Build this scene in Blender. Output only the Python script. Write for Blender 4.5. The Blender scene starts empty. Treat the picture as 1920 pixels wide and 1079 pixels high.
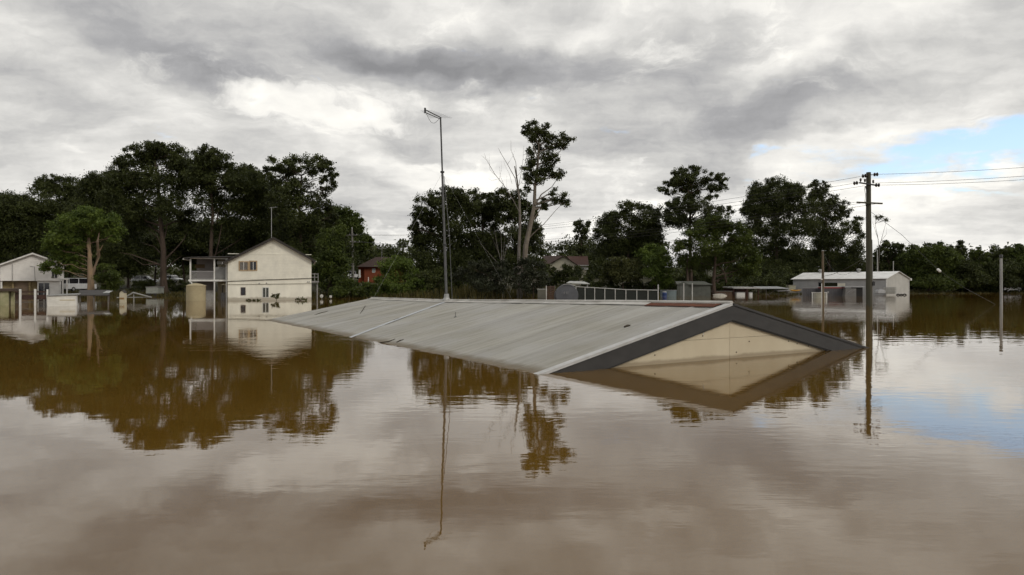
import bpy, math, random
import numpy as np
from mathutils import Vector, Matrix

R = math.radians
sc = bpy.context.scene
col = sc.collection

# ------------------------------------------------------------------ camera
F, H0, CH = 1300.0, 535.0, 1.53          # focal length (px of a 1920 frame), horizon row, eye height (m)
cam = bpy.data.cameras.new('camera')
cam.lens = 36.0 * F / 1920.0
cam.sensor_width = 36.0
cam.shift_y = -(539.5 - H0) / 1920.0
cam.clip_start = 0.05
cam.clip_end = 5000
camo = bpy.data.objects.new('camera', cam)
camo.location = (0, 0, CH)
camo.rotation_euler = (R(90), 0, 0)
col.objects.link(camo)
sc.camera = camo

# ------------------------------------------------------------------ exposure
sc.view_settings.view_transform = 'Standard'
sc.view_settings.look = 'None'
sc.view_settings.gamma = 1.0
sc.view_settings.exposure = 0.15
sc.view_settings.use_curve_mapping = False
sc.render.engine = 'CYCLES'
sc.cycles.use_denoising = True
sc.cycles.use_adaptive_sampling = True
sc.cycles.adaptive_threshold = 0.03
sc.cycles.max_bounces = 5
sc.cycles.diffuse_bounces = 2
sc.cycles.glossy_bounces = 3
sc.cycles.transparent_max_bounces = 8
sc.cycles.sample_clamp_indirect = 6.0

# ------------------------------------------------------------------ sun
SUN_AZ, SUN_EL = R(128), R(36)           # azimuth clockwise from +Y (view direction)
sd = Vector((math.sin(SUN_AZ) * math.cos(SUN_EL), math.cos(SUN_AZ) * math.cos(SUN_EL), math.sin(SUN_EL)))
sun = bpy.data.lights.new('sun', 'SUN')
sun.energy = 1.0
sun.angle = R(16)
sun.color = (1.0, 0.93, 0.82)
suno = bpy.data.objects.new('sun', sun)
suno.rotation_euler = sd.to_track_quat('Z', 'Y').to_euler()
suno.location = (30, -30, 40)
col.objects.link(suno)

# ------------------------------------------------------------------ world: clear sky above a broken cloud deck
world = bpy.data.worlds.new('World')
sc.world = world
world.use_nodes = True
wn, wl = world.node_tree.nodes, world.node_tree.links
wn.clear()


class NT:
    def __init__(self, nodes, links):
        self.n, self.l = nodes, links

    def node(self, t, **kw):
        x = self.n.new(t)
        for k, v in kw.items():
            setattr(x, k, v)
        return x

    def put(self, sock, v):
        if isinstance(v, bpy.types.NodeSocket):
            self.l.new(v, sock)
        else:
            sock.default_value = v

    def math(self, op, a, b=None, c=None, clamp=False):
        x = self.node('ShaderNodeMath', operation=op, use_clamp=clamp)
        self.put(x.inputs[0], a)
        if b is not None: self.put(x.inputs[1], b)
        if c is not None: self.put(x.inputs[2], c)
        return x.outputs[0]

    def vmath(self, op, a, b=None, scale=None):
        x = self.node('ShaderNodeVectorMath', operation=op)
        self.put(x.inputs[0], a)
        if b is not None: self.put(x.inputs[1], b)
        if scale is not None: self.put(x.inputs['Scale'], scale)
        return x.outputs['Value'] if op in ('DOT_PRODUCT', 'LENGTH') else x.outputs[0]

    def noise(self, vec, scale, detail=4.0, rough=0.5, out='Fac', dist=0.0):
        x = self.node('ShaderNodeTexNoise')
        if vec is not None: self.put(x.inputs['Vector'], vec)
        x.inputs['Scale'].default_value = scale
        x.inputs['Detail'].default_value = detail
        x.inputs['Roughness'].default_value = rough
        x.inputs['Distortion'].default_value = dist
        return x.outputs[out]

    def ramp(self, fac, stops, interp='LINEAR'):
        x = self.node('ShaderNodeValToRGB')
        self.put(x.inputs[0], fac)
        cr = x.color_ramp
        cr.interpolation = interp
        while len(cr.elements) < len(stops): cr.elements.new(0.5)
        for e, (p, c) in zip(cr.elements, stops):
            e.position = p
            e.color = (c, c, c, 1) if not hasattr(c, '__len__') else (*c, 1)
        return x.outputs[0]

    def mix(self, fac, a, b, blend='MIX'):
        x = self.node('ShaderNodeMix', data_type='RGBA', blend_type=blend)
        self.put(x.inputs[0], fac)
        for s, v in ((x.inputs[6], a), (x.inputs[7], b)):
            if isinstance(v, bpy.types.NodeSocket): self.l.new(v, s)
            else: s.default_value = (*v, 1)
        return x.outputs[2]

    def mapping(self, vec, loc=(0, 0, 0), rot=(0, 0, 0), scale=(1, 1, 1), kind='POINT'):
        x = self.node('ShaderNodeMapping', vector_type=kind)
        self.put(x.inputs['Vector'], vec)
        x.inputs['Location'].default_value = loc
        x.inputs['Rotation'].default_value = rot
        x.inputs['Scale'].default_value = scale
        return x.outputs[0]


SKY_STRENGTH = 0.1
w = NT(wn, wl)
dirv = w.node('ShaderNodeTexCoord').outputs['Generated']
sep = w.node('ShaderNodeSeparateXYZ'); wl.new(dirv, sep.inputs[0])
den = w.math('ADD', w.math('MAXIMUM', sep.outputs[2], 0.0), 0.16)
cu = w.math('DIVIDE', sep.outputs[0], den)
cv = w.math('DIVIDE', sep.outputs[1], den)
comb = w.node('ShaderNodeCombineXYZ')
wl.new(cu, comb.inputs[0]); wl.new(cv, comb.inputs[1])
plane = comb.outputs[0]
warp = w.vmath('SUBTRACT', w.noise(plane, 1.3, 4, 0.55, 'Color'), (0.5, 0.5, 0.5))
dw = w.vmath('ADD', dirv, w.vmath('SCALE', warp, scale=0.16))          # wind-torn edges
warp2 = w.vmath('SUBTRACT', w.noise(dirv, 9.0, 5, 0.6, 'Color'), (0.5, 0.5, 0.5))
dw = w.vmath('ADD', dw, w.vmath('SCALE', warp2, scale=0.07))


def cloud_bank(px, py, rx, ry, rot, amp, acc):
    """a bank of cloud at one direction of the sky (width, height and tilt as angles)"""
    d0 = Vector(((px - 960) / F, 1, (H0 - py) / F)); k = d0.length; d0 = d0 / k
    m = w.mapping(dw, loc=d0, rot=(0, R(rot), 0), scale=(rx / F * 1.5, 0.9, ry / F * 1.5), kind='TEXTURE')
    g = w.node('ShaderNodeTexGradient', gradient_type='QUADRATIC_SPHERE')
    wl.new(m, g.inputs[0])
    return w.math('MULTIPLY_ADD', g.outputs['Fac'], amp, acc)


n1 = w.noise(plane, 1.15, 5, 0.52, dist=0.3)
n2 = w.noise(w.mapping(plane, loc=(7.3, 2.1, 0), rot=(0, 0, 0.5), scale=(1.0, 1.9, 1)), 2.6, 7, 0.58)
lum = w.math('ADD', w.math('MULTIPLY_ADD', n1, 0.50, 0.335), w.math('MULTIPLY_ADD', n2, 0.30, -0.15))
n3 = w.noise(w.mapping(dw, scale=(1, 1, 2.4)), 6.5, 8, 0.6)
lum = w.math('ADD', lum, w.math('MULTIPLY_ADD', n3, 0.60, -0.30))
for b in [(430, 150, 270, 60, 16, -.52), (800, 118, 420, 50, 4, -.36), (90, 60, 200, 60, 20, .10), (940, 150, 240, 70, 0, -.18),
          (1330, 225, 330, 110, -8, -.24), (640, 420, 120, 36, 15, -.16), (1250, 120, 220, 90, 0, -.10),
          (1500, 205, 330, 40, -14, -.16), (560, 200, 120, 46, 12, .30), (492, 186, 36, 26, 0, .32), (660, 205, 90, 40, 10, .14),
          (740, 310, 240, 40, 18, .22), (900, 345, 150, 50, 0, .18), (1520, 110, 440, 60, -30, .26), (1420, 15, 260, 60, 0, .22),
          (1700, 395, 280, 80, 0, .34), (1180, 430, 230, 70, 0, .34), (1010, 300, 120, 60, 0, .12), (1640, 250, 200, 30, -16, .26),
          (60, 350, 200, 30, 5, .10), (1100, 60, 120, 50, -20, .15), (1540, 350, 140, 50, 0, .18)]:
    lum = cloud_bank(*b, lum)
bil = w.math('MULTIPLY_ADD', n3, 1.9, -0.85)                              # lit cumulus billows behind the grey deck
for b in [(590, 205, 170, 60, 10, .75), (500, 190, 50, 36, 0, .45), (720, 225, 110, 40, 14, .35), (860, 320, 200, 50, 14, .40), (1180, 420, 240, 70, 0, .42), (1640, 370, 240, 60, -6, .50), (1790, 340, 160, 40, 0, .4), (1500, 330, 120, 40, 0, .3), (1450, 20, 260, 50, -20, .28), (1650, 110, 260, 40, -28, .30)]:
    bil = cloud_bank(*b, bil)
bilm = w.ramp(bil, [(0.28, 0.0), (0.66, 1.0)], 'EASE')
lum = w.math('MULTIPLY_ADD', bilm, 0.17, lum)
cloud = w.ramp(lum, [(0.16, (.25, .25, .258)), (0.38, (.38, .379, .385)), (0.55, (.575, .568, .55)), (0.70, (.775, .76, .725)), (0.90, (.99, .965, .90))])
gap = w.math('MULTIPLY_ADD', w.noise(plane, 3.4, 6, 0.62), 1.3, -0.74)
for b in [(1845, 272, 215, 54, -5, 1.25), (1460, 298, 90, 18, -4, .42), (1145, 258, 46, 14, 0, .30), (596, 158, 70, 14, 8, .34), (1790, 382, 130, 20, 5, .6), (720, 170, 60, 12, 5, .2)]:
    gap = cloud_bank(*b, gap)
gapm = w.ramp(gap, [(0.10, 0.0), (0.55, 0.95)], 'EASE')
sky = w.node('ShaderNodeTexSky', sky_type='NISHITA', sun_disc=False)
sky.sun_elevation = SUN_EL
sky.sun_rotation = SUN_AZ
sky.air_density = 1.3
sky.dust_density = 1.0
skyc = w.mix(1.0, sky.outputs[0], (1.75, 1.85, 2.2), 'MULTIPLY')
cl = w.vmath('SCALE', cloud, scale=1.0 / SKY_STRENGTH)
allsky = w.mix(gapm, cl, skyc)
bg = w.node('ShaderNodeBackground')
wl.new(allsky, bg.inputs[0])
bg.inputs[1].default_value = SKY_STRENGTH
wo = w.node('ShaderNodeOutputWorld')
wl.new(bg.outputs[0], wo.inputs[0])

# ------------------------------------------------------------------ materials
MATS = {}


def mat(name, c, rough=0.7, var=0.15, scale=3.0, metal=0.0, stretch=(1, 1, 1), bump=0.0, bscale=30.0, c2=None, spec=0.3, objvar=0.0, lines=None, mud=0.0):
    """paint/wood/metal: colour wandering between c and c2 (dirt, wear); lines=(axis, pitch, depth) adds board or rib relief"""
    if name in MATS: return MATS[name]
    m = bpy.data.materials.new(name); m.use_nodes = True
    n, l = m.node_tree.nodes, m.node_tree.links
    t = NT(n, l)
    p = n['Principled BSDF']
    co = t.node('ShaderNodeTexCoord').outputs['Object']
    nz = t.noise(t.mapping(co, scale=stretch), scale, 6, 0.6)
    c2 = c2 or tuple(x * (1 - var) * .9 for x in c)
    base = t.mix(t.ramp(nz, [(0.32, 0.0), (0.68, 1.0)]), c2, c)
    if objvar:
        oi = t.node('ShaderNodeObjectInfo').outputs['Random']
        k = t.math('MULTIPLY_ADD', oi, objvar, 1 - objvar / 2)
        base = t.vmath('SCALE', base, scale=k)
    if mud:
        sp2 = t.node('ShaderNodeSeparateXYZ'); l.new(t.node('ShaderNodeNewGeometry').outputs['Position'], sp2.inputs[0])
        wet = t.math('SUBTRACT', sp2.outputs[2], t.math('MULTIPLY', t.noise(co, 2.2, 4, .6), mud))
        base = t.mix(t.ramp(wet, [(0.0, .55), (mud * .5, 0.)]), base, (.16, .115, .065))
    l.new(base, p.inputs['Base Color'])
    p.inputs['Roughness'].default_value = rough
    p.inputs['Metallic'].default_value = metal
    p.inputs['Specular IOR Level'].default_value = spec
    h = None
    if lines:
        ax, pitch, depth = lines
        sp = t.node('ShaderNodeSeparateXYZ'); l.new(co, sp.inputs[0])
        h = t.math('MULTIPLY', t.math('FRACT', t.math('DIVIDE', sp.outputs['XYZ'.index(ax)], pitch)), depth)
    if bump:
        hb = t.math('MULTIPLY', t.noise(co, bscale, 4), bump)
        h = hb if h is None else t.math('ADD', h, hb)
    if h is not None:
        bn = t.node('ShaderNodeBump'); bn.inputs['Strength'].default_value = 0.8; bn.inputs['Distance'].default_value = 1.0
        l.new(h, bn.inputs['Height']); l.new(bn.outputs[0], p.inputs['Normal'])
    MATS[name] = m
    return m


def leaf_mat(name, dark, light, trans=0.25, fleck=None):
    m = bpy.data.materials.new(name); m.use_nodes = True
    n, l = m.node_tree.nodes, m.node_tree.links
    n.clear(); t = NT(n, l)
    a = t.node('ShaderNodeAttribute', attribute_name='tint').outputs['Fac']
    stops = [(0.0, dark), (0.8, light), (1.0, tuple(x * 1.3 for x in light))]
    if fleck: stops = [(0.0, dark), (0.93, light), (0.95, fleck), (1.0, fleck)]
    c = t.ramp(a, stops)
    d = t.node('ShaderNodeBsdfPrincipled'); l.new(c, d.inputs['Base Color'])
    d.inputs['Roughness'].default_value = 0.55; d.inputs['Specular IOR Level'].default_value = 0.25
    tr = t.node('ShaderNodeBsdfTranslucent'); l.new(c, tr.inputs[0])
    mx = t.node('ShaderNodeMixShader'); mx.inputs[0].default_value = trans
    l.new(d.outputs[0], mx.inputs[1]); l.new(tr.outputs[0], mx.inputs[2])
    o = t.node('ShaderNodeOutputMaterial'); l.new(mx.outputs[0], o.inputs[0])
    MATS[name] = m
    return m


LEAF_DARK = leaf_mat('leaf_dark_gum', (.015, .020, .007), (.062, .075, .018))
LEAF_MID = leaf_mat('leaf_mid_green', (.020, .031, .007), (.082, .108, .019))
LEAF_BRIGHT = leaf_mat('leaf_bright_green', (.035, .058, .011), (.12, .165, .028))
LEAF_OLIVE = leaf_mat('leaf_olive', (.028, .033, .012), (.090, .095, .028))
LEAF_FLECK = leaf_mat('leaf_dark_with_pale_seed_heads', (.018, .022, .012), (.045, .052, .026), fleck=(.30, .29, .27))
LEAF_GRASS = leaf_mat('grass_olive', (.030, .030, .009), (.085, .072, .020))

BARK_BROWN = mat('bark_brown', (.085, .060, .045), .9, .5, 4, stretch=(1, 1, .2), bump=.01)
BARK_PALE = mat('bark_pale', (.22, .19, .155), .8, .4, 3, stretch=(1, 1, .25), c2=(.11, .09, .07))
BARK_ORANGE = mat('bark_orange', (.29, .20, .12), .8, .4, 2.5, stretch=(1, 1, .3), c2=(.15, .12, .09))
BARK_GREY = mat('bark_grey', (.19, .17, .15), .85, .4, 3, stretch=(1, 1, .3))

# ------------------------------------------------------------------ helpers
rng = np.random.default_rng(7)
random.seed(7)


def W(px, py, d):
    """the point at distance d (m) that stands at this bearing and elevation seen from the eye"""
    return Vector(((px - 960) / F * d, d, CH - (py - H0) / F * d))


def tag(o, label=None, cat=None, group=None, kind=None):
    if label: o['label'] = label
    if cat: o['category'] = cat
    if group: o['group'] = group
    if kind: o['kind'] = kind
    return o


def thing(name, label, cat, loc=(0, 0, 0), rz=0.0, group=None):
    o = bpy.data.objects.new(name, None)
    o.empty_display_size = 0.3
    o.location = loc
    o.rotation_euler = (0, 0, rz)
    col.objects.link(o)
    return tag(o, label, cat, group)


def link(name, me, parent=None, loc=None):
    o = bpy.data.objects.new(name, me)
    col.objects.link(o)
    if parent: o.parent = parent
    if loc is not None: o.location = loc
    return o


class MB:
    def __init__(self): self.v, self.f = [], []

    def add(self, vs, fs):
        b = len(self.v)
        self.v += [tuple(x) for x in vs]
        self.f += [tuple(b + i for i in q) for q in fs]
        return self

    def box(self, x0, x1, y0, y1, z0, z1):
        if x0 > x1: x0, x1 = x1, x0
        if y0 > y1: y0, y1 = y1, y0
        if z0 > z1: z0, z1 = z1, z0
        v = [(x, y, z) for z in (z0, z1) for y in (y0, y1) for x in (x0, x1)]
        return self.add(v, [(0, 2, 3, 1), (4, 5, 7, 6), (0, 1, 5, 4), (2, 6, 7, 3), (0, 4, 6, 2), (1, 3, 7, 5)])

    def prism(self, poly, y0, y1, axis='y'):
        """polygon in (x,z) (axis y) or (y,z) (axis x) or (x,y) (axis z), extruded"""
        n = len(poly)
        def P(a, b, t): return {'y': (a, t, b), 'x': (t, a, b), 'z': (a, b, t)}[axis]
        v = [P(a, b, y0) for a, b in poly] + [P(a, b, y1) for a, b in poly]
        f = [tuple(range(n)), tuple(range(2 * n - 1, n - 1, -1))]
        f += [(i, i + n, (i + 1) % n + n, (i + 1) % n) for i in range(n)]
        return self.add(v, f)

    def slab(self, a, b, c, d, t):
        """four corners and a thickness along the normal (downwards)"""
        a, b, c, d = map(Vector, (a, b, c, d))
        n = (b - a).cross(d - a).normalized() * t
        return self.add([a, b, c, d, a - n, b - n, c - n, d - n], [(0, 1, 2, 3), (7, 6, 5, 4), (0, 4, 5, 1), (1, 5, 6, 2), (2, 6, 7, 3), (3, 7, 4, 0)])

    def tube(self, pts, radii, seg=8, caps=True):
        pts = [Vector(p) for p in pts]
        if not hasattr(radii, '__len__'): radii = [radii] * len(pts)
        rings = []
        up = Vector((0.13, 0.21, 1)).normalized()
        for i, p in enumerate(pts):
            d = (pts[min(i + 1, len(pts) - 1)] - pts[max(i - 1, 0)])
            if d.length < 1e-9: d = Vector((0, 0, 1))
            d.normalize()
            ref = up if abs(d.dot(up)) < .95 else Vector((1, 0, 0))
            a = d.cross(ref).normalized(); b = a.cross(d)
            rings.append([p + (a * math.cos(k * 2 * math.pi / seg) + b * math.sin(k * 2 * math.pi / seg)) * radii[i] for k in range(seg)])
        vs = [x for r in rings for x in r]
        fs = []
        for i in range(len(pts) - 1):
            for k in range(seg):
                k2 = (k + 1) % seg
                fs.append((i * seg + k, i * seg + k2, (i + 1) * seg + k2, (i + 1) * seg + k))
        if caps:
            fs.append(tuple(range(seg))[::-1])
            fs.append(tuple((len(pts) - 1) * seg + k for k in range(seg)))
        return self.add(vs, fs)

    def lathe(self, prof, c=(0, 0, 0), axis=(0, 0, 1), seg=16):
        ax = Vector(axis).normalized(); c = Vector(c)
        return self.tube([c + ax * z for r, z in prof], [max(r, 1e-4) for r, z in prof], seg)

    def mesh(self, name, m, smooth=False, bevel=0.0):
        me = bpy.data.meshes.new(name)
        me.from_pydata(self.v, [], self.f)
        me.materials.append(m)
        me.validate(); me.update()
        import bmesh
        bm = bmesh.new(); bm.from_mesh(me)
        bmesh.ops.recalc_face_normals(bm, faces=bm.faces)
        if bevel:
            bmesh.ops.bevel(bm, geom=list(bm.edges), offset=bevel, segments=1, affect='EDGES')
        bm.to_mesh(me); bm.free()
        if smooth:
            me.polygons.foreach_set('use_smooth', [True] * len(me.polygons))
            try: me.set_sharp_from_angle(angle=R(40))
            except Exception: pass
        return me

    def build(self, name, m, parent=None, smooth=False, bevel=0.0):
        return link(name, self.mesh(name, m, smooth, bevel), parent)


class Site:
    """a building's own frame: x along its face, y into its depth, z up; pixel bearings turn into local metres"""
    def __init__(self, name, label, cat, px, d, ang, group=None):
        self.o = W(px, H0, d); self.o.z = 0
        self.a = R(ang)
        self.u = Vector((math.cos(self.a), math.sin(self.a), 0)); self.n = Vector((-math.sin(self.a), math.cos(self.a), 0))
        self.e = thing(name, label, cat, self.o, self.a, group)

    def sk(self, px, y=0.0):
        r = Vector(((px - 960) / F, 1, 0)); o = self.o + self.n * y
        det = self.u.x * (-r.y) + r.x * self.u.y
        s = (-o.x * (-r.y) - r.x * o.y) / det
        k = (self.u.x * (-o.y) + self.u.y * o.x) / det
        return s, k

    def x(self, px, y=0.0): return self.sk(px, y)[0]
    def z(self, px, py, y=0.0): return CH - (py - H0) / F * self.sk(px, y)[1]
    def p(self, px, py, y=0.0): return (self.x(px, y), self.z(px, py, y))

    def box(self, name, m, px0, px1, py0, py1, y0, y1, parent=None, bevel=0.0, mb=None):
        pm = (px0 + px1) / 2
        b = (mb or MB()).box(self.x(px0, y0), self.x(px1, y0), y0, y1, self.z(pm, py1, y0), self.z(pm, py0, y0))
        return b if mb else b.build(name, m, parent or self.e, bevel=bevel)

    def window(self, px0, px1, py0, py1, y, frame, glass, mull=1, parent=None, fw=0.06, name='window'):
        x0, x1 = self.x(px0, y), self.x(px1, y); pm = (px0 + px1) / 2
        z0, z1 = self.z(pm, py1, y), self.z(pm, py0, y)
        f = MB()
        f.box(x0 - fw, x1 + fw, y - .05, y + .02, z0 - fw, z0).box(x0 - fw, x1 + fw, y - .05, y + .02, z1, z1 + fw)
        f.box(x0 - fw, x0, y - .05, y + .02, z0, z1).box(x1, x1 + fw, y - .05, y + .02, z0, z1)
        w_ = f.build(name, frame, parent or self.e)
        n = mull + 1
        for i in range(n):
            a = x0 + (x1 - x0) * i / n; b = x0 + (x1 - x0) * (i + 1) / n
            MB().box(a + .003, b - .003, y - .02, y - .012, z0 + .003, z1 - .003).build('pane', glass, w_)
            if i: MB().box(a - .025, a + .025, y - .045, y - .021, z0 + .003, z1 - .003).build('mullion', MATS['white_paint'], w_)
        return w_


# shared paints
WHITE = mat('white_paint', (.72, .71, .68), .5, .15, 2)
CREAM = mat('cream_weatherboard', (.86, .83, .72), .6, .08, 1.2, lines=('Z', .16, .018))
CREAM_FLAT = mat('cream_fibro', (.85, .82, .71), .65, .10, .9, stretch=(1, 1, .5), mud=.35)
DARK_ROOF = mat('dark_roof', (.045, .040, .036), .6, .3, 3)
CHAR = mat('charcoal_metal', (.050, .048, .047), .45, .25, 2.0, stretch=(1, 1, 2), bump=.001, bscale=8)
GLASS = mat('window_glass', (.020, .020, .024), .06, .3, 2, spec=.6)
CURTAIN = mat('curtained_glass', (.17, .15, .13), .15, .5, 5, spec=.5)
GALV = mat('galvanised', (.42, .42, .41), .45, .3, 4, metal=.3)
STEEL_DARK = mat('dark_steel', (.06, .06, .06), .45, .3, 8, metal=.4)
WOOD_POLE = mat('weathered_pole', (.085, .078, .058), .9, .45, 5, stretch=(1, 1, .06), c2=(.045, .046, .030), bump=.006, bscale=14)
WOOD_GREY = mat('grey_timber', (.17, .155, .14), .9, .4, 5, stretch=(.2, 1, 1))
GREYP = mat('grey_paint', (.30, .29, .29), .6, .15, 2)
RUST = mat('rust', (.14, .050, .026), .9, .5, 7, c2=(.075, .032, .022), bump=.003)
WIRE = mat('wire', (.05, .05, .05), .5, .1, 3)

# ------------------------------------------------------------------ the ground and the flood water
SHORE = ([-900, -200, 0, 300, 600, 900, 1050, 1250, 1480, 1720, 2100, 3200], [92, 90, 90, 92, 84, 85, 88, 106, 120, 128, 134, 140])


def ground(x, y):
    if y < 20: return -2.2
    px = max(-900, min(3200, 960 + F * x / y))
    s = float(np.interp(px, *SHORE)) + 2.5 * math.sin(x * .23) + 1.3 * math.sin(x * .61 + 1)
    t = y - s
    if t < 0: return max(-2.2, t * .10)
    if t < 50: return t * .045
    return min(2.25 + (t - 50) * .035, 16)


def grid(xs, ys, zf, name, m):
    v = [(x, y, zf(x, y)) for y in ys for x in xs]
    nx = len(xs)
    f = [(j * nx + i, j * nx + i + 1, (j + 1) * nx + i + 1, (j + 1) * nx + i) for j in range(len(ys) - 1) for i in range(nx - 1)]
    me = bpy.data.meshes.new(name); me.from_pydata(v, [], f); me.materials.append(m); me.update()
    me.polygons.foreach_set('use_smooth', [True] * len(me.polygons))
    return link(name, me)


GROUND = mat('ground_grass', (.040, .042, .015), .95, .4, .5, c2=(.034, .026, .015), bump=.04, bscale=3)
xs = sorted(set(list(range(-1500, -160, 120)) + list(range(-160, 161, 4)) + list(range(180, 1501, 120))))
ys = sorted(set([-400, -100, 0, 40] + list(range(60, 200, 3)) + list(range(200, 420, 20)) + [500, 700, 1000, 1500, 2200]))
tag(grid(xs, ys, ground, 'ground', GROUND), kind='structure')

wm = bpy.data.materials.new('flood_water'); wm.use_nodes = True
t = NT(wm.node_tree.nodes, wm.node_tree.links)
p = t.n['Principled BSDF']
geo = t.node('ShaderNodeNewGeometry').outputs['Position']
silt = t.noise(t.mapping(geo, scale=(.12, .3, 1)), 1.0, 3, .5)
t.l.new(t.mix(t.ramp(silt, [(.35, 0.), (.65, 1.)]), (.112, .060, .0085), (.134, .073, .013)), p.inputs['Base Color'])
p.inputs['Roughness'].default_value = 0.02
p.inputs['IOR'].default_value = 1.65
p.inputs['Specular IOR Level'].default_value = 0.5
# long slow swell + fine ripples that live in wind patches
swell = t.math('MULTIPLY', t.noise(t.mapping(geo, rot=(0, 0, .15), scale=(.35, .8, 1)), 1.0, 2, .45), 0.0040)
swell2 = t.math('MULTIPLY', t.noise(t.mapping(geo, rot=(0, 0, -.2), scale=(1.9, 2.0, 1)), 1.0, 2, .5), 0.0018)
patch = t.ramp(t.noise(t.mapping(geo, loc=(3.1, 1.7, 0), scale=(.05, .045, 1)), 1.0, 2, .5), [(.42, 0.05), (.58, 1.)])
fine = t.math('MULTIPLY', t.math('MULTIPLY', t.noise(t.mapping(geo, rot=(0, 0, .1), scale=(2.2, 5.5, 1)), 1.0, 3, .5), 0.0032), patch)
gust = 0.55
for gx_, gy_, ra, rb, am in ((14, 20, 11, 5.5, 2.2), (-5, 19, 5, 7, 1.3), (-24, 24, 12, 6, 1.3), (40, 60, 30, 25, 1.6), (22, 40, 14, 10, 1.4)):   # gusts on the water
    g_ = t.node('ShaderNodeTexGradient', gradient_type='QUADRATIC_SPHERE')
    t.l.new(t.mapping(geo, loc=(gx_, gy_, 0), scale=(ra * 1.4, rb * 1.4, 50), kind='TEXTURE'), g_.inputs[0])
    gust = t.math('MULTIPLY_ADD', g_.outputs['Fac'], am, gust)
h = t.math('ADD', t.math('MULTIPLY', t.math('ADD', swell, swell2), gust), t.math('MULTIPLY', fine, gust))
bn = t.node('ShaderNodeBump'); bn.inputs['Strength'].default_value = 1.0; bn.inputs['Distance'].default_value = 1.0
t.l.new(h, bn.inputs['Height']); t.l.new(bn.outputs[0], p.inputs['Normal'])
wme = bpy.data.meshes.new('flood_water')
wme.from_pydata([(-1500, -400, 0), (1500, -400, 0), (1500, 420, 0), (-1500, 420, 0)], [], [(0, 1, 2, 3)])
wme.materials.append(wm)
tag(link('flood_water', wme), kind='structure')

# ------------------------------------------------------------------ the drowned building whose roof fills the foreground
ang = 31.5
fb = thing('flooded_building', 'nearly submerged building with pale corrugated roof and tan gable in the foreground', 'building', (.55, 12, 0), R(ang))
HALF, LEN = 4.7, 21.4


def ridge(y): return float(np.interp(y, [-1, 0, 4.9, 13.4, 21.4], [1.130, 1.118, 1.052, .915, .880]))


def roofz(x, y): return ridge(y) * (x if x <= HALF else 2 * HALF - x) / HALF


ROOF = bpy.data.materials.new('weathered_corrugated_iron'); ROOF.use_nodes = True
t = NT(ROOF.node_tree.nodes, ROOF.node_tree.links); p = t.n['Principled BSDF']
co = t.node('ShaderNodeTexCoord').outputs['Object']
st = t.noise(t.mapping(co, scale=(.35, 5.0, 1)), 1.0, 6, .6)
bl = t.noise(co, .55, 5, .6)
sp_ = t.noise(co, 9.0, 4, .7)
c = t.mix(t.ramp(st, [(.3, 0.), (.7, 1.)]), (.225, .215, .182), (.352, .344, .312))
c = t.mix(t.math('MULTIPLY', t.ramp(bl, [(.42, 0.), (.7, 1.)]), .55), c, (.37, .37, .375))
c = t.mix(t.ramp(sp_, [(.66, 0.), (.74, .6)]), c, (.13, .115, .085))
oi = t.node('ShaderNodeObjectInfo').outputs['Random']
c = t.vmath('SCALE', c, scale=t.math('MULTIPLY_ADD', oi, .16, .90))
sp2 = t.node('ShaderNodeSeparateXYZ'); t.l.new(t.node('ShaderNodeNewGeometry').outputs['Position'], sp2.inputs[0])
wet = t.math('SUBTRACT', sp2.outputs[2], t.math('MULTIPLY_ADD', t.noise(co, 1.6, 4, .6), .10, -.03))
c = t.mix(t.ramp(wet, [(0.0, .75), (.05, 0.)]), c, (.12, .092, .055))          # mud and damp left by the water
t.l.new(c, p.inputs['Base Color'])
p.inputs['Roughness'].default_value = .62; p.inputs['Metallic'].default_value = .05; p.inputs['Specular IOR Level'].default_value = .3

SHEET = .762
nsheet = int(LEN / SHEET)
for side in (0, 1):
    for i in range(nsheet):
        y0 = i * SHEET; y1 = y0 + SHEET + .035
        prof = np.linspace(y0, y1, 64)
        jit = random.uniform(-.003, .003)
        v = []
        rows = [-2.6, 1.2, HALF - .03]
        lift = .012 if i % 2 else .007
        for x in rows:
            for k, y in enumerate(prof):
                z = ridge(y) * x / HALF + .0085 * math.sin((y - y0) / .0762 * 2 * math.pi) + lift + jit
                if k > len(prof) - 5: z += .016 if i % 3 == 0 else .007
                v.append((x if side == 0 else 2 * HALF - x, y, z))
        n = len(prof)
        f = [(r * n + k, r * n + k + 1, (r + 1) * n + k + 1, (r + 1) * n + k) for r in range(len(rows) - 1) for k in range(n - 1)]
        if side == 0: f = [q[::-1] for q in f]
        me = bpy.data.meshes.new('roof_sheet'); me.from_pydata(v, [], f); me.materials.append(ROOF); me.update()
        me.polygons.foreach_set('use_smooth', [True] * len(me.polygons))
        link('roof_sheet', me, fb)

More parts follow.
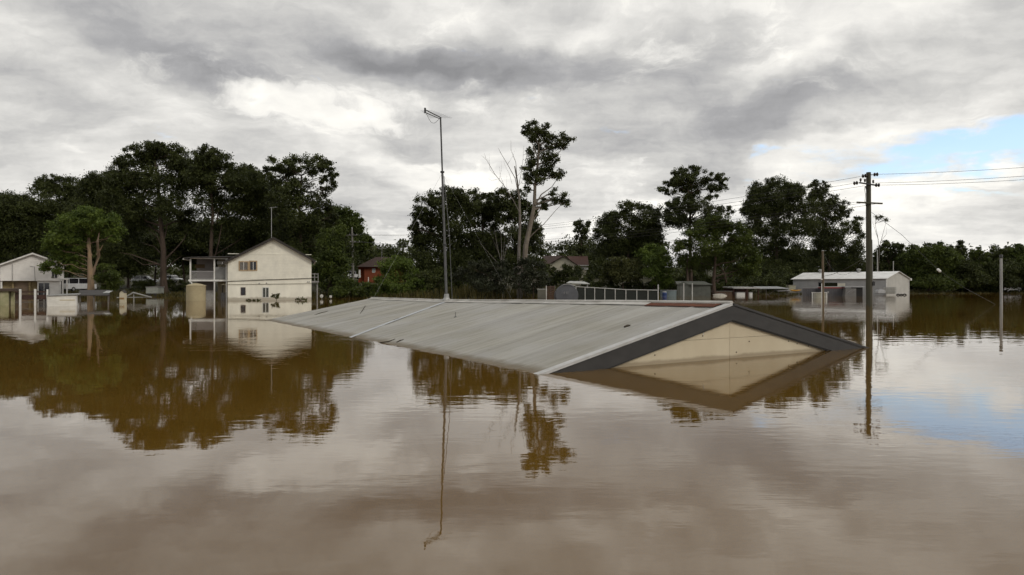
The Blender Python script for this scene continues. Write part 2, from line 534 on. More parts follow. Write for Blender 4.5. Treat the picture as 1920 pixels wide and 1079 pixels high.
CAPM = mat('pale_ridge_metal', (.50, .49, .46), .55, .3, 3, stretch=(1, .5, 1), objvar=.25, c2=(.30, .28, .25))
WHITECAP = mat('pale_barge_metal', (.50, .50, .50), .5, .2, 3, c2=(.36, .355, .34))
yy, k = -.03, 0
for ln in (2.35, 1.9, 2.6, 2.2, 2.5, 2.4, 2.0, 2.3, 1.6, 1.6):
    a, b = yy, yy + ln - .01
    ca = MB()
    lift = .034 + (.006 if k % 2 else 0)
    for sgn in (-1, 1):
        q = [(HALF + sgn * .045, a, ridge(a) + lift), (HALF + sgn * .045, b, ridge(b) + lift), (HALF + sgn * .23, b, ridge(b) * (1 - .23 / HALF) + lift - .004), (HALF + sgn * .23, a, ridge(a) * (1 - .23 / HALF) + lift - .004)]
        if sgn > 0: q = q[::-1]
        if k == 0 and sgn < 0: continue
        ca.slab(*q, .003)
    cap = ca.build('ridge_cap', CAPM, fb)
    MB().tube([(HALF, a, ridge(a) + .036 + .002 * (k % 2)), (HALF, b, ridge(b) + .036 + .002 * (k % 2))], .05, 10).build('ridge_roll', CAPM, cap, smooth=True)
    if k == 0:
        fl = MB()
        ysr = np.linspace(.18, b, 100)
        v = []
        for x in (-.30, -.045):
            for y in ysr:
                v.append((HALF + x, y, ridge(y) * (1 + x / HALF) + lift + .007 * math.sin(y / .0762 * 2 * math.pi)))
        n = len(ysr)
        fl.add(v, [(i, i + 1, n + i + 1, n + i) for i in range(n - 1)])
        tag(fl.build('ridge_flange', RUST, cap, smooth=True), 'rusty brown flange at the near end of the ridge')
    yy += ln; k += 1

for side in (0, 1):
    S = (lambda x: x) if side == 0 else (lambda x: 2 * HALF - x)
    sl = ridge(0) / HALF
    top = lambda x: sl * x
    # deep charcoal barge board, 0.31 m, running down into the water
    a = [(S(-2.4), top(-2.4) - .005), (S(HALF), top(HALF) - .005), (S(HALF), top(HALF) - .315), (S(-2.4), top(-2.4) - .315)]
    bb = MB().prism(a, -.055 + .002 * side, -.02).build('barge_board', CHAR, fb)
    # capping over the roof edge
    cp = MB()
    q = [(S(-2.4), -.075, top(-2.4) + .040), (S(HALF - .02), -.075, top(HALF) + .036), (S(HALF - .02), .09, top(HALF) + .036), (S(-2.4), .09, top(-2.4) + .040)]
    if side: q = q[::-1]
    cp.slab(*q, .004)
    cp.prism([(S(-2.4), top(-2.4) + .036), (S(HALF - .02), top(HALF) + .032), (S(HALF - .02), top(HALF) - .012), (S(-2.4), top(-2.4) - .012)], -.075, -.070)
    cp.build('barge_capping', WHITECAP if side == 0 else CHAR, fb)
    # far end barge board
    zf = ridge(LEN)
    a = [(S(-2.4), zf * -2.4 / HALF - .005), (S(HALF), zf - .005), (S(HALF), zf - .25), (S(-2.4), zf * -2.4 / HALF - .25)]
    MB().prism(a, LEN + .0 + .002 * side, LEN + .03).build('barge_board', CHAR, fb)
    # dark strip standing in for the shadow line under the barge board
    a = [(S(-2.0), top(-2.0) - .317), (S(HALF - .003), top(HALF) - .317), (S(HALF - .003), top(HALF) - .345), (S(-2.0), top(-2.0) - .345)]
    MB().prism(a, -.030 + .002 * side, .015).build('shadow_strip', STEEL_DARK, fb)

TAN = mat('tan_cladding', (.59, .52, .385), .6, .12, 1.3, stretch=(1, 1, .6), c2=(.52, .445, .32), bump=.0006, bscale=5, objvar=.05, mud=.10)
sl = ridge(0) / HALF
ZS = .43
for x0, x1 in ((-1.2, HALF - .004), (HALF + .004, 2 * HALF + 1.2)):
    tp = lambda x: sl * (x if x <= HALF else 2 * HALF - x) - .30
    xa = ZS_x = (ZS + .30) / sl
    if x0 < HALF:
        up = [(xa, ZS), (x1, ZS), (x1, tp(x1))]
        lo = [(x0, tp(x0) - .3), (x1, tp(x0) - .3), (x1, ZS - .006), (xa, ZS - .006), (x0, tp(x0))]
    else:
        up = [(x0, ZS), (2 * HALF - xa, ZS), (x0, tp(x0))]
        lo = [(x0, tp(x1) - .3), (x1, tp(x1) - .3), (x1, tp(x1)), (2 * HALF - xa, ZS - .006), (x0, ZS - .006)]
    MB().prism(up, .02, .04).build('gable_panel', TAN, fb)
    MB().prism(lo, .024, .044).build('gable_panel', TAN, fb)
MB().box(HALF - .5, HALF + .5, .06, .08, -.4, .7).build('gable_backing', TAN, fb)
BOLT = mat('bolt_heads', (.07, .05, .04), .7, .2, 5)
for bx_, bz in ((2.6, .18), (3.3, .52), (3.9, .50), (5.2, .66), (5.9, .52), (6.6, .28), (6.9, .21), (7.3, .14), (4.9, .12), (5.3, .33)):
    MB().lathe([(.014, 0), (.012, .01), (.002, .013)], (bx_, .022, bz), (0, -1, 0), 8).build('bolt_head', BOLT, fb)
MB().box(3.91, 3.925, .012, .0195, .52, .62).build('paint_run', WHITE, fb)
# pale flashing across the slope where the roof was joined
P0, P1 = Vector((-.4, 9.7, 0)), Vector((HALF - .25, 13.1, 0))
fl = MB()
for j in range(8):
    a, b = P0.lerp(P1, j / 8), P0.lerp(P1, (j + 1) / 8)
    q = [(a.x, a.y - .11, roofz(a.x, a.y) + .034), (b.x, b.y - .11, roofz(b.x, b.y) + .034), (b.x, b.y + .11, roofz(b.x, b.y) + .034), (a.x, a.y + .11, roofz(a.x, a.y) + .034)]
    fl.slab(*q, .003)
fl.build('flashing', mat('blue_grey_flashing', (.46, .48, .51), .5, .15, 4), fb)


def on_roof(px, py):
    """where the ray at this bearing meets the near slope (local metres)"""
    a = R(ang); u = Vector((math.cos(a), math.sin(a), 0)); n = Vector((-math.sin(a), math.cos(a), 0))
    best = None
    for d in np.linspace(11, 32, 800):
        wp = W(px, py, d); q = wp - Vector((.55, 12, 0))
        x, y = q.dot(u), q.dot(n)
        if 0 <= y <= LEN and x < HALF:
            e = abs(wp.z - roofz(x, y))
            if best is None or e < best[0]: best = (e, wp)
    return best[1]


TWIG = mat('wet_twig', (.06, .048, .035), .9, .3, 10)
for pts, lab in (([(685, 575), (681, 582), (675, 590)], 'thin dark stick lying below the far end of the ridge'),
                 ([(738, 602), (745, 600), (752, 598)], 'short stick lying beside the pale flashing strip on the roof'),
                 ([(712, 645), (728, 643), (741, 638)], 'curved stick stranded at the waterline of the corrugated roof'),
                 ([(744, 644), (750, 641), (757, 639)], 'little twig lying just above the curved stick at the waterline'),
                 ([(590, 592), (603, 588), (615, 585)], 'dark stick lying on the far left tip of the corrugated roof'),
                 ([(1171, 616), (1176, 614), (1182, 613)], 'dark scrap of wet leaf on the roof near the pale barge capping')):
    wp = [on_roof(*q) + Vector((0, 0, .03)) for q in pts]
    ob = MB().tube(wp, [.012, .016, .007] if 'leaf' not in lab else [.02, .03, .012], 6).build('twig', TWIG)
    tag(ob, lab, 'stick', 'sticks stranded on the flooded roof')
vp = on_roof(854, 596)
vent = thing('roof_spike', 'short thin metal spike standing on the corrugated roof right of the mast', 'spike', vp)
MB().tube([(0, 0, 0), (0, 0, .17)], .007, 6).build('rod', STEEL_DARK, vent)
MB().lathe([(.05, -.01), (.045, .03), (.01, .035)], seg=10).build('foot', STEEL_DARK, vent)

# ------------------------------------------------------------------ TV antenna mast on the ridge
mb_ = Vector((.55, 12, 0)) + Vector((math.cos(R(ang)), math.sin(R(ang)), 0)) * HALF + Vector((-math.sin(R(ang)), math.cos(R(ang)), 0)) * 13.4
DM = mb_.y
zb = ridge(13.4) + .05
mast = thing('antenna_mast', 'tall thin TV antenna mast with yagi aerial standing on the flooded roof ridge', 'antenna', (mb_.x, mb_.y, zb))
mtop = W(826, 222, DM) - Vector((mb_.x, mb_.y, zb))
mk = lambda f: mtop * f
POLE_L = mat('mast_pipe', (.13, .13, .13), .5, .3, 6, metal=.2)
MB().tube([mk(0), mk(.32)], .050, 10).build('lower_pipe', POLE_L, mast, smooth=True)
MB().tube([mk(.315), mk(.70)], .043, 10).build('middle_pipe', POLE_L, mast, smooth=True)
MB().tube([mk(.695), mk(1)], .030, 10).build('upper_pipe', STEEL_DARK, mast, smooth=True)
for f in (.30, .70): MB().lathe([(.075, 0), (.08, .03), (.075, .06)], mk(f), (0, 0, 1), 10).build('collar', STEEL_DARK, mast)
MB().lathe([(.16, -.05), (.15, .02), (.10, .10), (.09, .24)], (0, 0, 0), (0, 0, 1), 10).build('base_bracket', GALV, mast)
ya = MB()
bt = W(797, 206, DM - .9) - Vector((mb_.x, mb_.y, zb)); br = mtop + Vector((.02, .02, .02))
ya.tube([bt, br], .019, 6); ya.tube([bt + Vector((0, 0, -.10)), br + Vector((0, 0, -.06))], .014, 6)
ya.box(bt.x - .03, bt.x + .03, bt.y - .04, bt.y + .04, bt.z - .12, bt.z + .06)
yo = ya.build('aerial_boom', STEEL_DARK, mast)
ed = Vector((.96, .25, .02)).normalized()
for i in range(10):
    f = .1 + .9 * i / 9; c_ = bt.lerp(br, f)
    hl = .20 + .22 * f
    MB().tube([c_ - ed * hl + Vector((0, 0, -.02)), c_ + ed * hl + Vector((0, 0, .015))], .0036, 4).build('aerial_element', STEEL_DARK, yo)
lp = [bt.lerp(br, s) + Vector((0, 0, -.42 * math.sin(math.pi * min(1, s * 1.05)) * (1 - .35 * s))) for s in np.linspace(0, 1, 10)]
MB().tube(lp, .007, 5).build('aerial_cable', WIRE, mast)
att = mk(.70)
for gx, gy in ((3.2, -1.6), (-3.4, 1.8)):
    wp = mb_ + Vector((math.cos(R(ang)) * 3.3 * (1 if gx > 0 else -1), math.sin(R(ang)) * 3.3 * (1 if gx > 0 else -1), 0))
    xx = HALF + (3.3 if gx > 0 else -3.3)
    MB().tube([att, Vector((wp.x, wp.y, roofz(xx, 13.4) + .02)) - Vector((mb_.x, mb_.y, zb))], .0025, 4).build('guy_wire', GALV, mast)
MB().tube([mk(.68) + Vector((.06, 0, 0)), Vector((.12, -.1, mtop.z * .35)), Vector((.22, -.1, 0))], .012, 5).build('downlead_cable', POLE_L, mast)

# ------------------------------------------------------------------ two-storey cream house
H = Site('two_storey_house', 'two-storey cream weatherboard house with dark gable roof and left balcony standing in floodwater', 'house', 505, 71, 17)
DP = 11.0
ap, le, re = H.p(513, 447), H.p(427, 489), H.p(584, 486)
zm = H.z(505, 524)
zc = H.z(505, 477)
def gz(x):
    return le[1] + (ap[1] - le[1]) * (x - le[0]) / (ap[0] - le[0]) if x < ap[0] else re[1] + (ap[1] - re[1]) * (re[0] - x) / (re[0] - ap[0])
MB().prism([(le[0], -1.6), (re[0], -1.6), (re[0], zm), (le[0], zm)], 0, .2).build('lower_wall', CREAM_FLAT, H.e)
MB().prism([(le[0], zm + .004), (re[0], zm + .004), re, ap, le], -.03, .17).build('upper_wall', CREAM, H.e)
MB().box(le[0] + .004, le[0] + .2, .21, DP, -1.6, le[1] - .1).box(re[0] - .2, re[0] - .004, .21, DP, -1.6, re[1] - .1).box(le[0], re[0], DP, DP + .2, -1.6, le[1] - .1).build('side_wall', CREAM_FLAT, H.e)
hr = MB()
for e_, s_ in ((le, -1), (re, 1)):
    ex = e_[0] + s_ * .42; ez = e_[1] - .42 * (ap[1] - e_[1]) / abs(ap[0] - e_[0])
    q = [(ex, -.42, ez + .10), (ap[0], -.42, ap[1] + .12), (ap[0], DP + .4, ap[1] + .12), (ex, DP + .4, ez + .10)]
    if s_ > 0: q = q[::-1]
    rs = MB().slab(*[Vector(v) for v in q], .06); rs.build('roof_slope', DARK_ROOF, H.e)
    MB().prism([(ex, ez + .04), (ap[0], ap[1] + .055), (ap[0], ap[1] - .16), (ex, ez - .16)], -.41 + .002 * s_, -.36).build('barge_board', mat('brown_black_fascia', (.040, .034, .029), .6), H.e)
    MB().box(ex - .06, ex + .06, -.38, DP, ez - .08, ez + .03).build('gutter', WHITE, H.e)
MB().box(le[0] + .01, re[0] - .01, -.055, -.031, zc - .03, zc + .03).build('gable_joint_strip', CREAM_FLAT, H.e)
TRIM = mat('tan_window_trim', (.46, .33, .19), .6, .2, 4)
H.window(449.5, 464.5, 492, 506.5, -.03, TRIM, CURTAIN, 1, fw=.10)
H.window(469, 480.5, 491, 506.5, -.03, TRIM, GLASS, 1, fw=.10)
H.window(452.5, 459.5, 540, 553, 0, mat('dark_window_frame', (.10, .07, .06), .5), GLASS, 0, fw=.05)
H.window(493, 503.5, 540, 557.5, 0, WHITE, mat('green_grey_glass', (.07, .075, .06), .1, .3, 3, spec=.5), 1, fw=.05)
a, b = H.p(427, 527.8), H.p(584, 522)
MB().tube([(a[0], -.06, a[1]), (b[0], -.06, b[1])], .035, 6).build('conduit', mat('conduit_grey', (.16, .15, .12), .6), H.e)
a, b = H.p(415, 534.2), H.p(584, 532)
MB().tube([(a[0], -.05, a[1]), (b[0], -.05, b[1])], .022, 6).build('lower_conduit', mat('conduit_tan', (.30, .27, .20), .6), H.e)
for q in ((486, 531.5), (500, 531), (577, 529), (580, 529)):
    a = H.p(*q); MB().lathe([(.06, 0), (.06, .06), (.03, .09)], (a[0], -.001, a[1]), (0, -1, 0), 8).build('wall_vent', GREYP, H.e)
# hot-water panel on the left roof slope
x0, x1 = H.x(459, 1), H.x(482, 1)
MB().slab((x0, 1, gz(x0) + .20), (x1, 1, gz(x1) + .20), (x1, 2.6, gz(x1) + .20), (x0, 2.6, gz(x0) + .20), .08).build('roof_panel', mat('pale_panel', (.62, .62, .62), .4), H.e)
# balcony wing
by0, by1 = .8, 4.6
X = lambda px, y=by0: H.x(px, y)
Z = lambda px, py, y=by0: H.z(px, py, y)
xl, xr = X(356.5), le[0] - .003
zf = Z(390, 526)
MB().box(xl - .15, xr, by0 - .06, by1, zf - .10, zf + .08).build('balcony_floor', WHITE, H.e)
MB().slab((xl - .55, by0 - .5, Z(356, 483.5)), (xr + .9, by0 - .5, Z(400, 480.5)), (xr + .9, by1 + 1, Z(400, 480.5) + .25), (xl - .55, by1 + 1, Z(356, 483.5) + .25), .10).build('balcony_roof', DARK_ROOF, H.e)
MB().box(xl - .62, xl - .50, by0 - .4, by1, Z(356, 487.5), Z(356, 484.9)).build('gutter', WHITE, H.e)
MB().box(xl, xr, by0 - .04, by0 + .08, Z(390, 486), Z(390, 484.4)).build('balcony_beam', WHITE, H.e)
for px in (357, 402, 424.5):
    MB().box(X(px) - .07, X(px) + .07, by0 - .035, by0 + .10, zf + .081, Z(px, 486) - .002).build('balcony_post', WHITE, H.e)
for px in (402, 424.5):
    MB().box(X(px) - .06, X(px) + .06, by0, by0 + .12, -1.6, zf - .102).build('lower_post', WHITE, H.e)
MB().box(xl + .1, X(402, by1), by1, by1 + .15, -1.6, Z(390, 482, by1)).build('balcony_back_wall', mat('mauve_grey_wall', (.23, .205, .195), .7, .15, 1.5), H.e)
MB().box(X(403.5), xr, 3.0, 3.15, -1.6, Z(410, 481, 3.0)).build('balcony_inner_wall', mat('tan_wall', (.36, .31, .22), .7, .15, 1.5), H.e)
a = H.p(366, 496, by1); b = H.p(384, 503, by1)
MB().box(a[0], b[0], by1 - .05, by1 - .003, b[1], a[1]).build('brown_blind', mat('brown_blind', (.13, .085, .04), .7), H.e)
a = H.p(407, 490, 3.0); b = H.p(421, 496, 3.0)
MB().box(a[0], b[0], 2.9, 2.997, b[1], a[1]).build('awning_box', WHITE, H.e)
for px0, px1 in ((358.5, 400.5),):
    MB().box(X(px0), X(px1), by0, by0 + .06, Z(380, 510), Z(380, 508.4)).build('balcony_rail', GREYP, H.e)
    MB().box(X(px0), X(px1), by0, by0 + .06, Z(380, 523.3), Z(380, 522)).build('balcony_rail', GREYP, H.e)
    nb = 22
    me = MB().box(-.022, .022, .01, .05, 0, Z(380, 510.05) - Z(380, 521.95)).mesh('baluster', GREYP)
    for i in range(nb):
        link('baluster', me, H.e, (X(px0) + (X(px1) - X(px0)) * (i + .5) / nb, by0, Z(380, 521.95)))
MB().box(X(403.8), X(423), by0, by0 + .04, Z(410, 523.5), Z(410, 501)).build('balcony_screen', mat('grey_screen', (.21, .21, .205), .6), H.e)
# lattice and utility bits below
lat = MB()
x0, x1, z0, z1 = X(385, 2.2), X(401, 2.2), -.3, Z(393, 545, 2.2)
wd, ht = x1 - x0, z1 - z0
for s_ in np.arange(-ht, wd, .16):
    for sg in (1, -1):
        pts = []
        for tt in np.linspace(0, 1, 2):
            pass
        a = max(s_, 0); b = min(s_ + ht, wd)
        if b - a < .05: continue
        za, zb_ = z0 + (a - s_), z0 + (b - s_)
        ax, bx_ = (x0 + a, x0 + b) if sg > 0 else (x1 - a, x1 - b)
        yy = 2.2 if sg > 0 else 2.215
        lat.slab((ax, yy, za + .03), (bx_, yy, zb_ + .03), (bx_, yy, zb_ - .03), (ax, yy, za - .03), .012)
lo = lat.build('lattice', WHITE, H.e)
tag(lo, kind='stuff')
MB().box(X(414, 2), X(422, 2), 1.9, 2.3, -1, Z(418, 549, 2)).build('meter_cabinet', mat('mid_grey', (.24, .23, .23), .6), H.e)
MB().tube([(X(415), 2.4, Z(415, 535)), (X(414), 2.4, Z(415, 548)), (X(412), 2.4, Z(415, 560)), (X(413), 2.4, -.6)], .05, 6).build('waste_pipe', STEEL_DARK, H.e)
# rear landing on the right
y0 = 3.0
MB().box(re[0] + .01, H.x(598, y0), y0, y0 + 1.6, H.z(590, 530, y0), H.z(590, 527.6, y0)).build('landing_floor', GREYP, H.e)
for py in (514, 520):
    MB().box(re[0] + .01, H.x(597, y0), y0, y0 + .05, H.z(590, py + .7, y0), H.z(590, py - .5, y0)).build('landing_rail', GREYP, H.e)
for px in (590, 596.5):
    MB().box(H.x(px, y0) - .035, H.x(px, y0) + .035, y0 + .055, y0 + .12, H.z(px, 527.5, y0), H.z(px, 512.5, y0)).build('landing_rail_post', GREYP, H.e)
MB().box(H.x(595, y0) - .06, H.x(595, y0) + .06, y0 + .3, y0 + .42, -1.6, H.z(590, 530.1, y0)).build('landing_post', GREYP, H.e)
a = H.p(509, 441, 3); b = H.p(509, 389, 3)
ant = thing('roof_antenna', 'thin TV antenna on the ridge of the two-storey cream house', 'antenna', H.e.matrix_basis @ Vector((a[0], 3, a[1] - .3)))
MB().tube([(0, 0, 0), (0, 0, b[1] - a[1] + .3)], .03, 6).build('antenna_pole', GALV, ant)
zt = b[1] - a[1] + .25
MB().tube([(-.25, 0, zt - .05), (.55, 0, zt + .08)], .02, 5).build('antenna_boom', GALV, ant)
for i in range(5): MB().tube([(-.2 + .17 * i, -.3, zt - .03 + .025 * i), (-.2 + .17 * i, .3, zt - .03 + .025 * i)], .012, 4).build('antenna_element', GALV, ant)

# water tank in front of the balcony
tc = W(367.5, 563, 68); tc.z = 0
tank = thing('water_tank', 'round cream rainwater tank with domed lid below the house balcony', 'water tank', tc)
TANKM = mat('tank_cream', (.44, .375, .235), .6, .15, 1.2, lines=('Z', .18, .02))
tz = CH - (536.5 - H0) / F * 68; tr = 17 / F * 68
MB().lathe([(tr, -1.2), (tr, tz)], seg=32).build('tank_wall', TANKM, tank, smooth=True)
MB().lathe([(tr + .03, tz), (tr + .02, tz + .05), (tr * .6, tz + .18), (tr * .2, tz + .25), (.01, tz + .26)], seg=32).build('tank_lid', TANKM, tank, smooth=True)
MB().tube([(-.5, .2, tz + .16), (-.5, .2, tz + .32), (-.9, .6, tz + .42)], .05, 8).build('inlet_pipe', WHITE, tank)

# ------------------------------------------------------------------ white house at the left edge
L = Site('white_house', 'white gabled two-storey house at the left edge behind the flooded deck', 'house', 60, 84, 33)
LW = mat('off_white_cladding', (.80, .78, .75), .65, .08, 1.2, lines=('Z', .2, .012))
ap, le, re = L.p(61, 476), L.p(0, 497), L.p(120, 496)
zm = L.z(60, 527)
MB().prism([(le[0], zm), (re[0], zm), re, ap, le], 0, .2).build('upper_wall', LW, L.e)
MB().box(le[0] + .01, L.x(70, .9), .9, 1.1, -1.5, zm - .004).build('lower_wall', mat('yellow_brick', (.36, .28, .15), .8, .3, 4), L.e)
MB().box(L.x(70, .25), re[0] - .4, .25, .45, -1.5, zm - .004).build('lower_side_wall', LW, L.e)
MB().box(le[0] + .02, le[0] + .2, .21, 10, -1.5, le[1] - .1).box(re[0] - .2, re[0] - .02, .46, 10, -1.5, re[1] - .1).box(le[0], re[0], 10, 10.2, -1.5, le[1] - .1).build('side_wall', LW, L.e)
for e_, s_ in ((le, -1), (re, 1)):
    ex = e_[0] + s_ * .4; ez = e_[1] - .4 * (ap[1] - e_[1]) / abs(ap[0] - e_[0])
    q = [(ex, -.4, ez + .14), (ap[0], -.4, ap[1] + .16), (ap[0], 10.4, ap[1] + .16), (ex, 10.4, ez + .14)]
    if s_ > 0: q = q[::-1]
    MB().slab(*[Vector(v) for v in q], .06).build('roof_slope', DARK_ROOF, L.e)
    MB().prism([(ex, ez + .09), (ap[0], ap[1] + .10), (ap[0], ap[1] - .09), (ex, ez - .09)], -.41 + .002 * s_, -.36).build('barge_board', WHITE, L.e)
L.window(98, 106.5, 506, 521, 0, mat('dark_window_frame', (.1, .07, .06)), GLASS, 1, fw=.05)
dr = L.window(72.5, 92.5, 531, 556, .25, WHITE, GLASS, 1, fw=.07, name='sliding_door')
for px in (24, 55.5):
    MB().box(L.x(px, .6) - .09, L.x(px, .6) + .09, .55, .73, -1.5, zm - .006).build('undercroft_pier', mat('yellow_brick'  , (.36, .28, .15)), L.e)
L.box('roller_door', mat('tan_roller_door', (.27, .20, .14), .6, .15, 2, lines=('Z', .1, .01)), 27, 53, 530, 556, .86, .89)
for px in (113, 117.5, 125.5):
    MB().box(L.x(px, .1) - .08, L.x(px, .1) + .08, .0, .18, -1.5, L.z(px, 525, .1)).build('verandah_post', WHITE, L.e)
MB().box(L.x(110, .1), L.x(128, .1), -.05, 2.5, L.z(118, 525, .1), L.z(118, 522.5, .1)).build('verandah_beam', WHITE, L.e)
a, b = L.p(23, 495), L.p(23, 527)
MB().tube([(a[0], -.06, a[1]), (b[0], -.06, b[1])], .03, 6).build('downpipe', GREYP, L.e)
c_ = [L.p(56, 500), L.p(64.5, 500.5), L.p(66, 527)]
MB().tube([(q[0], -.05, q[1]) for q in c_], .025, 6).build('conduit', GREYP, L.e)

# flooded slab-roofed carport, deck rail, white shed top
cp = Site('carport', 'low flat-roofed concrete carport with stained cream piers standing in the water', 'carport', 14, 53, 30)
STAIN = mat('stained_cream_block', (.40, .37, .24), .8, .4, 2, c2=(.25, .25, .13))
cp.box('roof_slab', mat('brown_edge', (.075, .055, .042), .8), -14, 29, 541.5, 546.5, -.3, 4)
cp.box('pier', STAIN, 0, 16, 546.8, 590, -.1, .5); cp.box('pier', STAIN, 20, 27, 546.8, 590, .4, .8)
MB().box(cp.x(-12), cp.x(26), 3.4, 3.6, -1, cp.z(10, 546.8)).build('back_wall', mat('dim_brown_wall', (.10, .075, .055), .9), cp.e)
dk = Site('deck_rail', 'dark timber deck rail with tall white posts half under water', 'railing', 60, 52, 26)
for px in (38, 66):
    MB().box(dk.x(px) - .07, dk.x(px) + .07, -.07, .07, -1, dk.z(px, 542.5)).build('post', WHITE, dk.e, bevel=.008)
MB().box(dk.x(89) - .06, dk.x(89) + .06, -.06, .06, -1, dk.z(89, 543)).build('post', WHITE, dk.e)
dk.box('top_board', mat('dark_deck_timber', (.075, .042, .033), .85, .4, 4, stretch=(.2, 1, 1)), 28, 89, 546.5, 549, .08, .14)
dk.box('lower_board', mat('dark_deck_timber', (.075, .042, .033)), 28, 89, 553.5, 562, .09, .15)
dk.box('lower_rail', WOOD_GREY, 28, 89, 566, 567.5, .08, .13)
ws = Site('white_shed', 'low white weatherboard shed top poking out of the water at the left', 'shed', 116, 51, 30)
ws.box('wall', mat('white_boards', (.82, .80, .74), .6, .2, 1.5, lines=('Z', .2, .015)), 88.5, 143, 555, 600, 0, .1)
MB().box(ws.x(143, 0) - .10, ws.x(143, 0) - .003, .101, 3, -1, ws.z(140, 555.2)).box(ws.x(89), ws.x(89) + .1, .101, 3, -1, ws.z(90, 555.2)).build('side_wall', WHITE, ws.e)
ws.box('corner_board', WHITE, 141.5, 143.6, 555.2, 600, -.02, -.002)
MB().slab((ws.x(87), -.08, ws.z(90, 554.6)), (ws.x(148), -.08, ws.z(140, 552.4)), (ws.x(148), 3.2, ws.z(140, 552.4) + .06), (ws.x(87), 3.2, ws.z(90, 554.6) + .06), .05).build('roof', mat('dull_iron', (.27, .27, .26), .5, .4, 3), ws.e)
ws.box('cream_board', mat('cream_boards', (.62, .55, .40), .6), 112, 140.5, 562, 564, -.02, -.003)

ld = Site('lean_to', 'dark lean-to roof with pale patches just above the water behind the white shed', 'shed', 178, 58, 24)
MB().slab((ld.x(147), -.2, ld.z(150, 553.3)), (ld.x(206), -.2, ld.z(200, 553.3)), (ld.x(206, 4), 4, ld.z(200, 544, 4)), (ld.x(150, 4), 4, ld.z(150, 544, 4)), .06).build('roof', mat('dark_shingle_iron', (.060, .055, .053), .7, .4, 2), ld.e)
for px in (195, 201):
    a = (ld.x(px, 1.6), 1.6); zz = lambda y: ld.z(178, 553.3) + .065 + (ld.z(178, 544, 4) - ld.z(178, 553.3)) * (y + .2) / 4.2
    MB().slab((a[0], .7, zz(.7)), (a[0] + .22, .7, zz(.7)), (a[0] + .32, 2.6, zz(2.6)), (a[0] + .10, 2.6, zz(2.6)), .02).build('skylight_sheet', mat('pale_fibreglass', (.42, .43, .42), .5), ld.e)
for px in (150, 176, 203):
    MB().box(ld.x(px) - .05, ld.x(px) + .05, 0, .1, -1, ld.z(px, 554.6)).build('post', WOOD_GREY, ld.e)
MB().box(ld.x(148), ld.x(205), -.19, -.14, ld.z(180, 555), ld.z(180, 553.9)).build('fascia', WOOD_GREY, ld.e)

bxh = Site('pump_hut', 'tiny cream hut with pointed top rising from water left of the truss frame', 'hut', 228.5, 60, 8)
a, b, c_ = bxh.p(224, 549), bxh.p(233, 549), bxh.p(228.5, 545)
MB().prism([(a[0], -.8), (b[0], -.8), b, c_, a], 0, .5).build('wall', mat('cream_hut', (.60, .55, .42), .6), bxh.e)
bx2 = MB()
bx2.slab((a[0] - .06, -.06, a[1] - .01), (c_[0], -.06, c_[1] + .03), (c_[0], .56, c_[1] + .03), (a[0] - .06, .56, a[1] - .01), .03)
bx2.slab((c_[0], -.06, c_[1] + .03), (b[0] + .06, -.06, b[1] - .01), (b[0] + .06, .56, b[1] - .01), (c_[0], .56, c_[1] + .03), .03)
bx2.build('roof', DARK_ROOF, bxh.e)
bxh.box('stained_band', mat('orange_stain', (.38, .24, .11), .8, .3, 4), 224.1, 232.9, 558.5, 562, -.012, -.002)
tf = Site('truss_frame', 'pale open timber truss frame half sunk beside the tiny cream hut', 'frame', 256, 66, 0)
a, b, c_ = tf.p(234, 558), tf.p(284, 558), tf.p(250, 549)
tm = mat('pale_grey_timber', (.33, .33, .31), .8, .3, 4)
MB().tube([(a[0], 0, a[1]), (c_[0], 0, c_[1])], .07, 6).build('rafter', tm, tf.e)
MB().tube([(c_[0], 0, c_[1]), (b[0], 0, b[1])], .07, 6).build('rafter', tm, tf.e)
MB().tube([(a[0] - .8, .1, a[1] - .02), (b[0], .1, b[1] + .02)], .05, 6).build('tie_beam', tm, tf.e)
MB().tube([(c_[0], .08, c_[1]), (c_[0], .08, -1)], .05, 6).build('post', tm, tf.e)
ct = Site('box_trailer', 'white box trailer parked on the bank below the left trees', 'trailer', 284, 93, 5)
ct.box('body', mat('dull_white_box', (.33, .35, .32), .6, .2, 2, lines=('X', .5, .01)), 273.5, 296, 539, 551, 0, 2, bevel=.04)
ct.box('roof_rim', GREYP, 272.5, 297, 538, 539.2, -.05, 2.05)
for px in (279, 291):
    x_ = ct.x(px); MB().lathe([(.3, 0), (.32, .04), (.32, .16), (.3, .2)], (x_, .02, ct.z(px, 551.5)), (0, 1, 0), 12).build('wheel', STEEL_DARK, ct.e)


# vehicles -----------------------------------------------------------
CARW = mat('white_car_paint', (.62, .63, .64), .25, .08, 2, spec=.6)
TYRE = mat('tyre', (.02, .02, .02), .8)
LAMP = mat('tail_lamp', (.22, .02, .015), .3)


